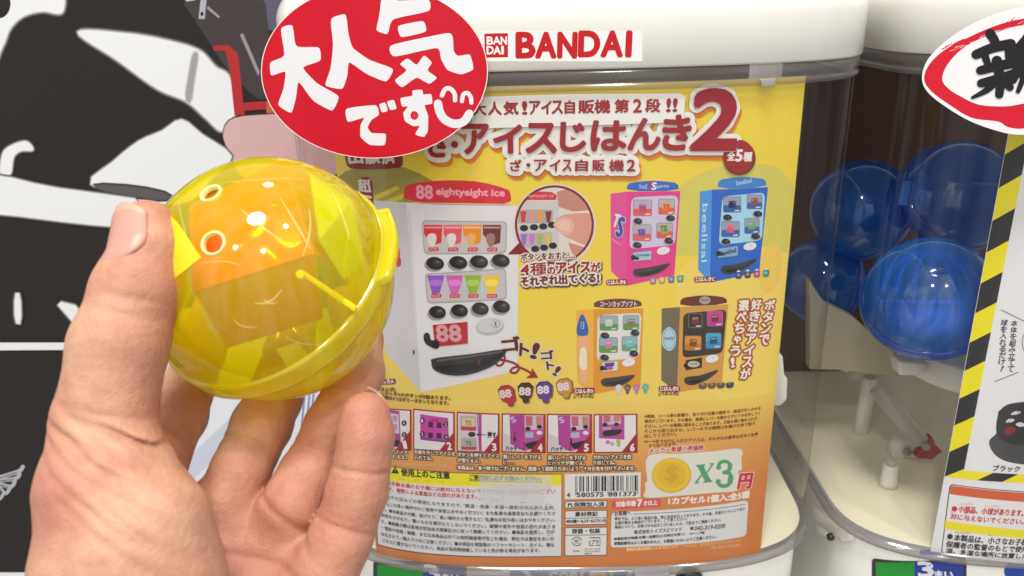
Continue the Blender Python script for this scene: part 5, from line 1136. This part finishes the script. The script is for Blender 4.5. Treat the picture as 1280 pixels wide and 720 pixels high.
def crease(p, axis, amp, wd, rad):
    axis = np.asarray(axis, float); axis = axis/np.linalg.norm(axis)
    i0 = [max(0, int((p[i]-rad*1.8-lo[i])/H)) for i in range(3)]; i1 = [int((p[i]+rad*1.8-lo[i])/H)+1 for i in range(3)]
    s = tuple(slice(a, b_) for a, b_ in zip(i0, i1)); dx, dy, dz = GX[s]-p[0], GY[s]-p[1], GZ[s]-p[2]
    q = dx*axis[0]+dy*axis[1]+dz*axis[2]; r2 = dx*dx+dy*dy+dz*dz
    fld[s] += amp*np.exp(-(q/wd)**2)*np.exp(-(r2/(rad*rad))**2)
def between(a, b_, px, py, d): return J(px, py, d)
# finger joint creases on the palm side
for ch, ii, am in ((index, 4, 1.5), (index, 2, 1.3), (middle, 4, 1.2), (middle, 2, 1.6), (ring, 4, 1.4), (ring, 2, 1.4), (pinky, 2, 1.2), (pinky, 4, 1.1)):
    p_, r_ = ch[ii]; ax_ = ch[ii+1][0]-ch[ii-1][0]; ax_ = ax_/np.linalg.norm(ax_); fr_ = np.array([0, 0, -1.0]); fr_ = fr_-ax_*(fr_@ax_); fr_ /= np.linalg.norm(fr_)
    crease(p_+fr_*r_, ax_, am, 1.0, 10.5); crease(p_+fr_*r_+ax_*2.3, ax_, am*.35, .9, 9); crease(p_+fr_*r_-ax_*2.2, ax_, am*.25, .9, 9)
crease(J(350, 650, 232), np.array([.6, .75, 0]), .9, 1.3, 14); crease(J(300, 700, 230), np.array([.2, .95, 0]), .8, 1.5, 26); crease(J(262, 690, 228), np.array([.95, .25, .1]), .9, 2.0, 26)
# thumb wrinkles
for (px, py, am, rd, dr) in ((150, 398, .45, 12, (.25, .95)), (160, 376, .5, 12, (.2, .95)), (172, 352, .35, 10, (.1, .95)), (140, 545, .7, 15, (.42, .9)), (146, 560, .75, 16, (.5, .86)), (130, 575, .55, 17, (.45, .88)), (120, 590, .6, 18, (.48, .86)), (150, 592, .6, 18, (.55, .83)), (170, 560, .7, 11, (.5, .85)), (110, 556, .5, 15, (.35, .93)), (165, 610, .5, 18, (.55, .82)), (140, 628, .5, 20, (.52, .84)), (180, 640, .45, 16, (.6, .8)), (120, 520, .4, 13, (.25, .95)), (160, 660, .4, 20, (.55, .8))):
    crease(J(px, py, 198), np.array([dr[0], dr[1], 0.0]), am*1.5, .9, rd)
# surface nets
def surface_nets(f):
    s = f < 0; nx, ny, nz = f.shape
    c = [s[i:nx-1+i, j:ny-1+j, k:nz-1+k] for i in (0, 1) for j in (0, 1) for k in (0, 1)]
    sm = sum(x.astype(np.int8) for x in c); cell = np.argwhere((sm > 0) & (sm < 8)); idx = -np.ones((nx-1, ny-1, nz-1), dtype=np.int64); idx[tuple(cell.T)] = np.arange(len(cell))
    acc = np.zeros((len(cell), 3)); cnt = np.zeros(len(cell))
    offs = [(i, j, k) for i in (0, 1) for j in (0, 1) for k in (0, 1)]
    for a in range(8):
        for b_ in range(a+1, 8):
            da = np.array(offs[b_])-np.array(offs[a])
            if np.abs(da).sum() != 1: continue
            pa, pb_ = cell+offs[a], cell+offs[b_]; fa, fb = f[tuple(pa.T)], f[tuple(pb_.T)]; m = (fa < 0) != (fb < 0)
            t = (fa/(fa-fb+1e-12))[:, None]; acc[m] += (pa+(pb_-pa)*t)[m]; cnt[m] += 1
    V = acc/cnt[:, None]; Q = []
    for axn in range(3):
        u, v = [(1, 2), (2, 0), (0, 1)][axn]
        sl0 = [slice(1, -1)]*3; sl0[axn] = slice(0, -1); sl1 = [slice(1, -1)]*3; sl1[axn] = slice(1, None)
        a, b_ = s[tuple(sl0)], s[tuple(sl1)]; e = np.argwhere(a != b_); st = np.ones(3, int); st[axn] = 0; e = e+st
        inside = s[tuple(e.T)]
        def g_(du, dv):
            q = e.copy(); q[:, u] -= du; q[:, v] -= dv; return idx[tuple(q.T)]
        q = np.stack([g_(1, 1), g_(0, 1), g_(0, 0), g_(1, 0)], 1); q[~inside] = q[~inside][:, ::-1]; Q.append(q)
    return V, np.concatenate(Q)
fld[:, 0, :] = 1.0; fld[0] = 1; fld[-1] = 1; fld[:, :, 0] = 1; fld[:, :, -1] = 1; fld[:, -1, :] = 1
V, Q = surface_nets(fld)
V = lo + V*H
# one light smoothing pass along the mesh
nb = np.zeros_like(V); ct = np.zeros(len(V))
for a in range(4):
    i, j = Q[:, a], Q[:, (a+1) % 4]; np.add.at(nb, i, V[j]); np.add.at(ct, i, 1); np.add.at(nb, j, V[i]); np.add.at(ct, j, 1)
V = V*.7 + nb/ct[:, None]*.3
def skin():
    m = bpy.data.materials.new('skin'); m.use_nodes = True; nt = m.node_tree; N = nt.nodes; L = nt.links; b = N['Principled BSDF']
    tc = N.new('ShaderNodeTexCoord')
    n1 = N.new('ShaderNodeTexNoise'); n1.inputs['Scale'].default_value = 38; n1.inputs['Detail'].default_value = 4; L.new(tc.outputs['Object'], n1.inputs['Vector'])
    cr = N.new('ShaderNodeValToRGB'); L.new(n1.outputs['Fac'], cr.inputs[0]); E = cr.color_ramp.elements
    E[0].position = .38; E[0].color = rgb((192, 130, 110)); E[1].position = .64; E[1].color = rgb((208, 160, 132)); e = E.new(.52); e.color = rgb((199, 144, 119))
    n2 = N.new('ShaderNodeTexNoise'); n2.inputs['Scale'].default_value = 210; n2.inputs['Detail'].default_value = 3; L.new(tc.outputs['Object'], n2.inputs['Vector'])
    mx = N.new('ShaderNodeMix'); mx.data_type = 'RGBA'; mx.blend_type = 'MULTIPLY'; mx.inputs[0].default_value = .35; L.new(cr.outputs[0], mx.inputs[6])
    cr2 = N.new('ShaderNodeValToRGB'); cr2.color_ramp.elements[0].position = .35; cr2.color_ramp.elements[0].color = (.82, .70, .66, 1); cr2.color_ramp.elements[1].position = .6; cr2.color_ramp.elements[1].color = (1, 1, 1, 1)
    L.new(n2.outputs['Fac'], cr2.inputs[0]); L.new(cr2.outputs[0], mx.inputs[7]); L.new(mx.outputs[2], b.inputs['Base Color'])
    b.inputs['Roughness'].default_value = .5; b.inputs['Specular IOR Level'].default_value = .35
    b.inputs['Subsurface Weight'].default_value = .25; b.inputs['Subsurface Radius'].default_value = (1, .35, .2); b.inputs['Subsurface Scale'].default_value = .0035
    mp = N.new('ShaderNodeMapping'); mp.inputs['Scale'].default_value = (700, 700, 1500); mp.inputs['Rotation'].default_value = (0.2, .35, 0); L.new(tc.outputs['Object'], mp.inputs[0])
    vo = N.new('ShaderNodeTexVoronoi'); vo.feature = 'DISTANCE_TO_EDGE'; vo.inputs['Scale'].default_value = 1; L.new(mp.outputs[0], vo.inputs['Vector'])
    n3 = N.new('ShaderNodeTexNoise'); n3.inputs['Scale'].default_value = 500; n3.inputs['Detail'].default_value = 6; L.new(tc.outputs['Object'], n3.inputs['Vector'])
    ad = N.new('ShaderNodeMath'); ad.operation = 'MULTIPLY_ADD'; ad.inputs[1].default_value = .45; L.new(vo.outputs['Distance'], ad.inputs[0]); L.new(n3.outputs['Fac'], ad.inputs[2])
    bp = N.new('ShaderNodeBump'); bp.inputs['Strength'].default_value = .5; bp.inputs['Distance'].default_value = .0008; L.new(ad.outputs[0], bp.inputs['Height']); L.new(bp.outputs[0], b.inputs['Normal'])
    return m
hroot = toworld(J(200, 900, 226)[None])[0]
hand = mesh_obj('hand', toworld(V)-0, Q, skin(), None, smooth=True)
tag(hand, 'bare left hand rising from below, gripping the yellow capsule between thumb and curled fingers', 'hand')
NAILM = mat('nail', (204, 148, 132), rough=0.35, spec=0.4, sss=0.1, vary=.05); NAILE = mat('nail_edge', (204, 164, 140), rough=0.4)
def nail(name, ch, facing, length, half, start=1.0, lift=.55):
    """curved plate lying on the finger: the finger's joints from the tip, direction the nail faces"""
    tip, back = ch[0][0], ch[1][0]; t = tip-back; t = t/np.linalg.norm(t); f = np.asarray(facing, float); f = f-t*(f@t); f /= np.linalg.norm(f); s = np.cross(t, f); V, Fc = [], []; idx = []
    NU, NV = 21, 18; pos = [0.0]; rad = [ch[0][1]]
    for (a, ra), (b_, rb) in zip(ch[:-1], ch[1:]): pos.append(pos[-1]+np.linalg.norm(b_-a)); rad.append(rb)
    for j in range(NV):
        v = j/(NV-1)
        for i in range(NU):
            u = -1+2*i/(NU-1)
            hw = half * (math.sqrt(max(0.05, 1-((v-.7)/.32)**2)) if v > .7 else 1.0)
            a = u*hw; along = start - length*v - 4.6*u*u*max(0, 1-v*1.6)
            r0 = np.interp(max(0, -along), pos, rad); d = max(0, along); rr = math.sqrt(max(r0*r0-(d*.75)**2, 1)) + lift - (.45 if v > .93 else 0)
            c = tip + t*along
            if along < -pos[1]: q = min(1, (-along-pos[1])/(pos[2]-pos[1])); c = ch[1][0] + (ch[2][0]-ch[1][0])*q
            V.append(c + (f*math.cos(a)+s*math.sin(a))*(rr - .35*abs(u)**6))
    for j in range(NV-1):
        for i in range(NU-1): b0 = j*NU+i; Fc.append((b0, b0+1, b0+NU+1, b0+NU)); idx.append(1 if j < 2 else 0)
    o = mesh_obj(name, toworld(np.array(V)), Fc, [NAILM, NAILE], hand, idx=idx, smooth=True)
    sd = o.modifiers.new('thick', 'SOLIDIFY'); sd.thickness = .0007; sd.offset = 0; return o
nail('thumbnail', thumb, (-.60, .1, -.80), 20, 1.08, start=5.0, lift=.78)
nail('fingernail', pinky[::-1], (.05, .25, 1), 11.5, .85, start=8.9, lift=.3)
bpy.data.objects.remove(_to)
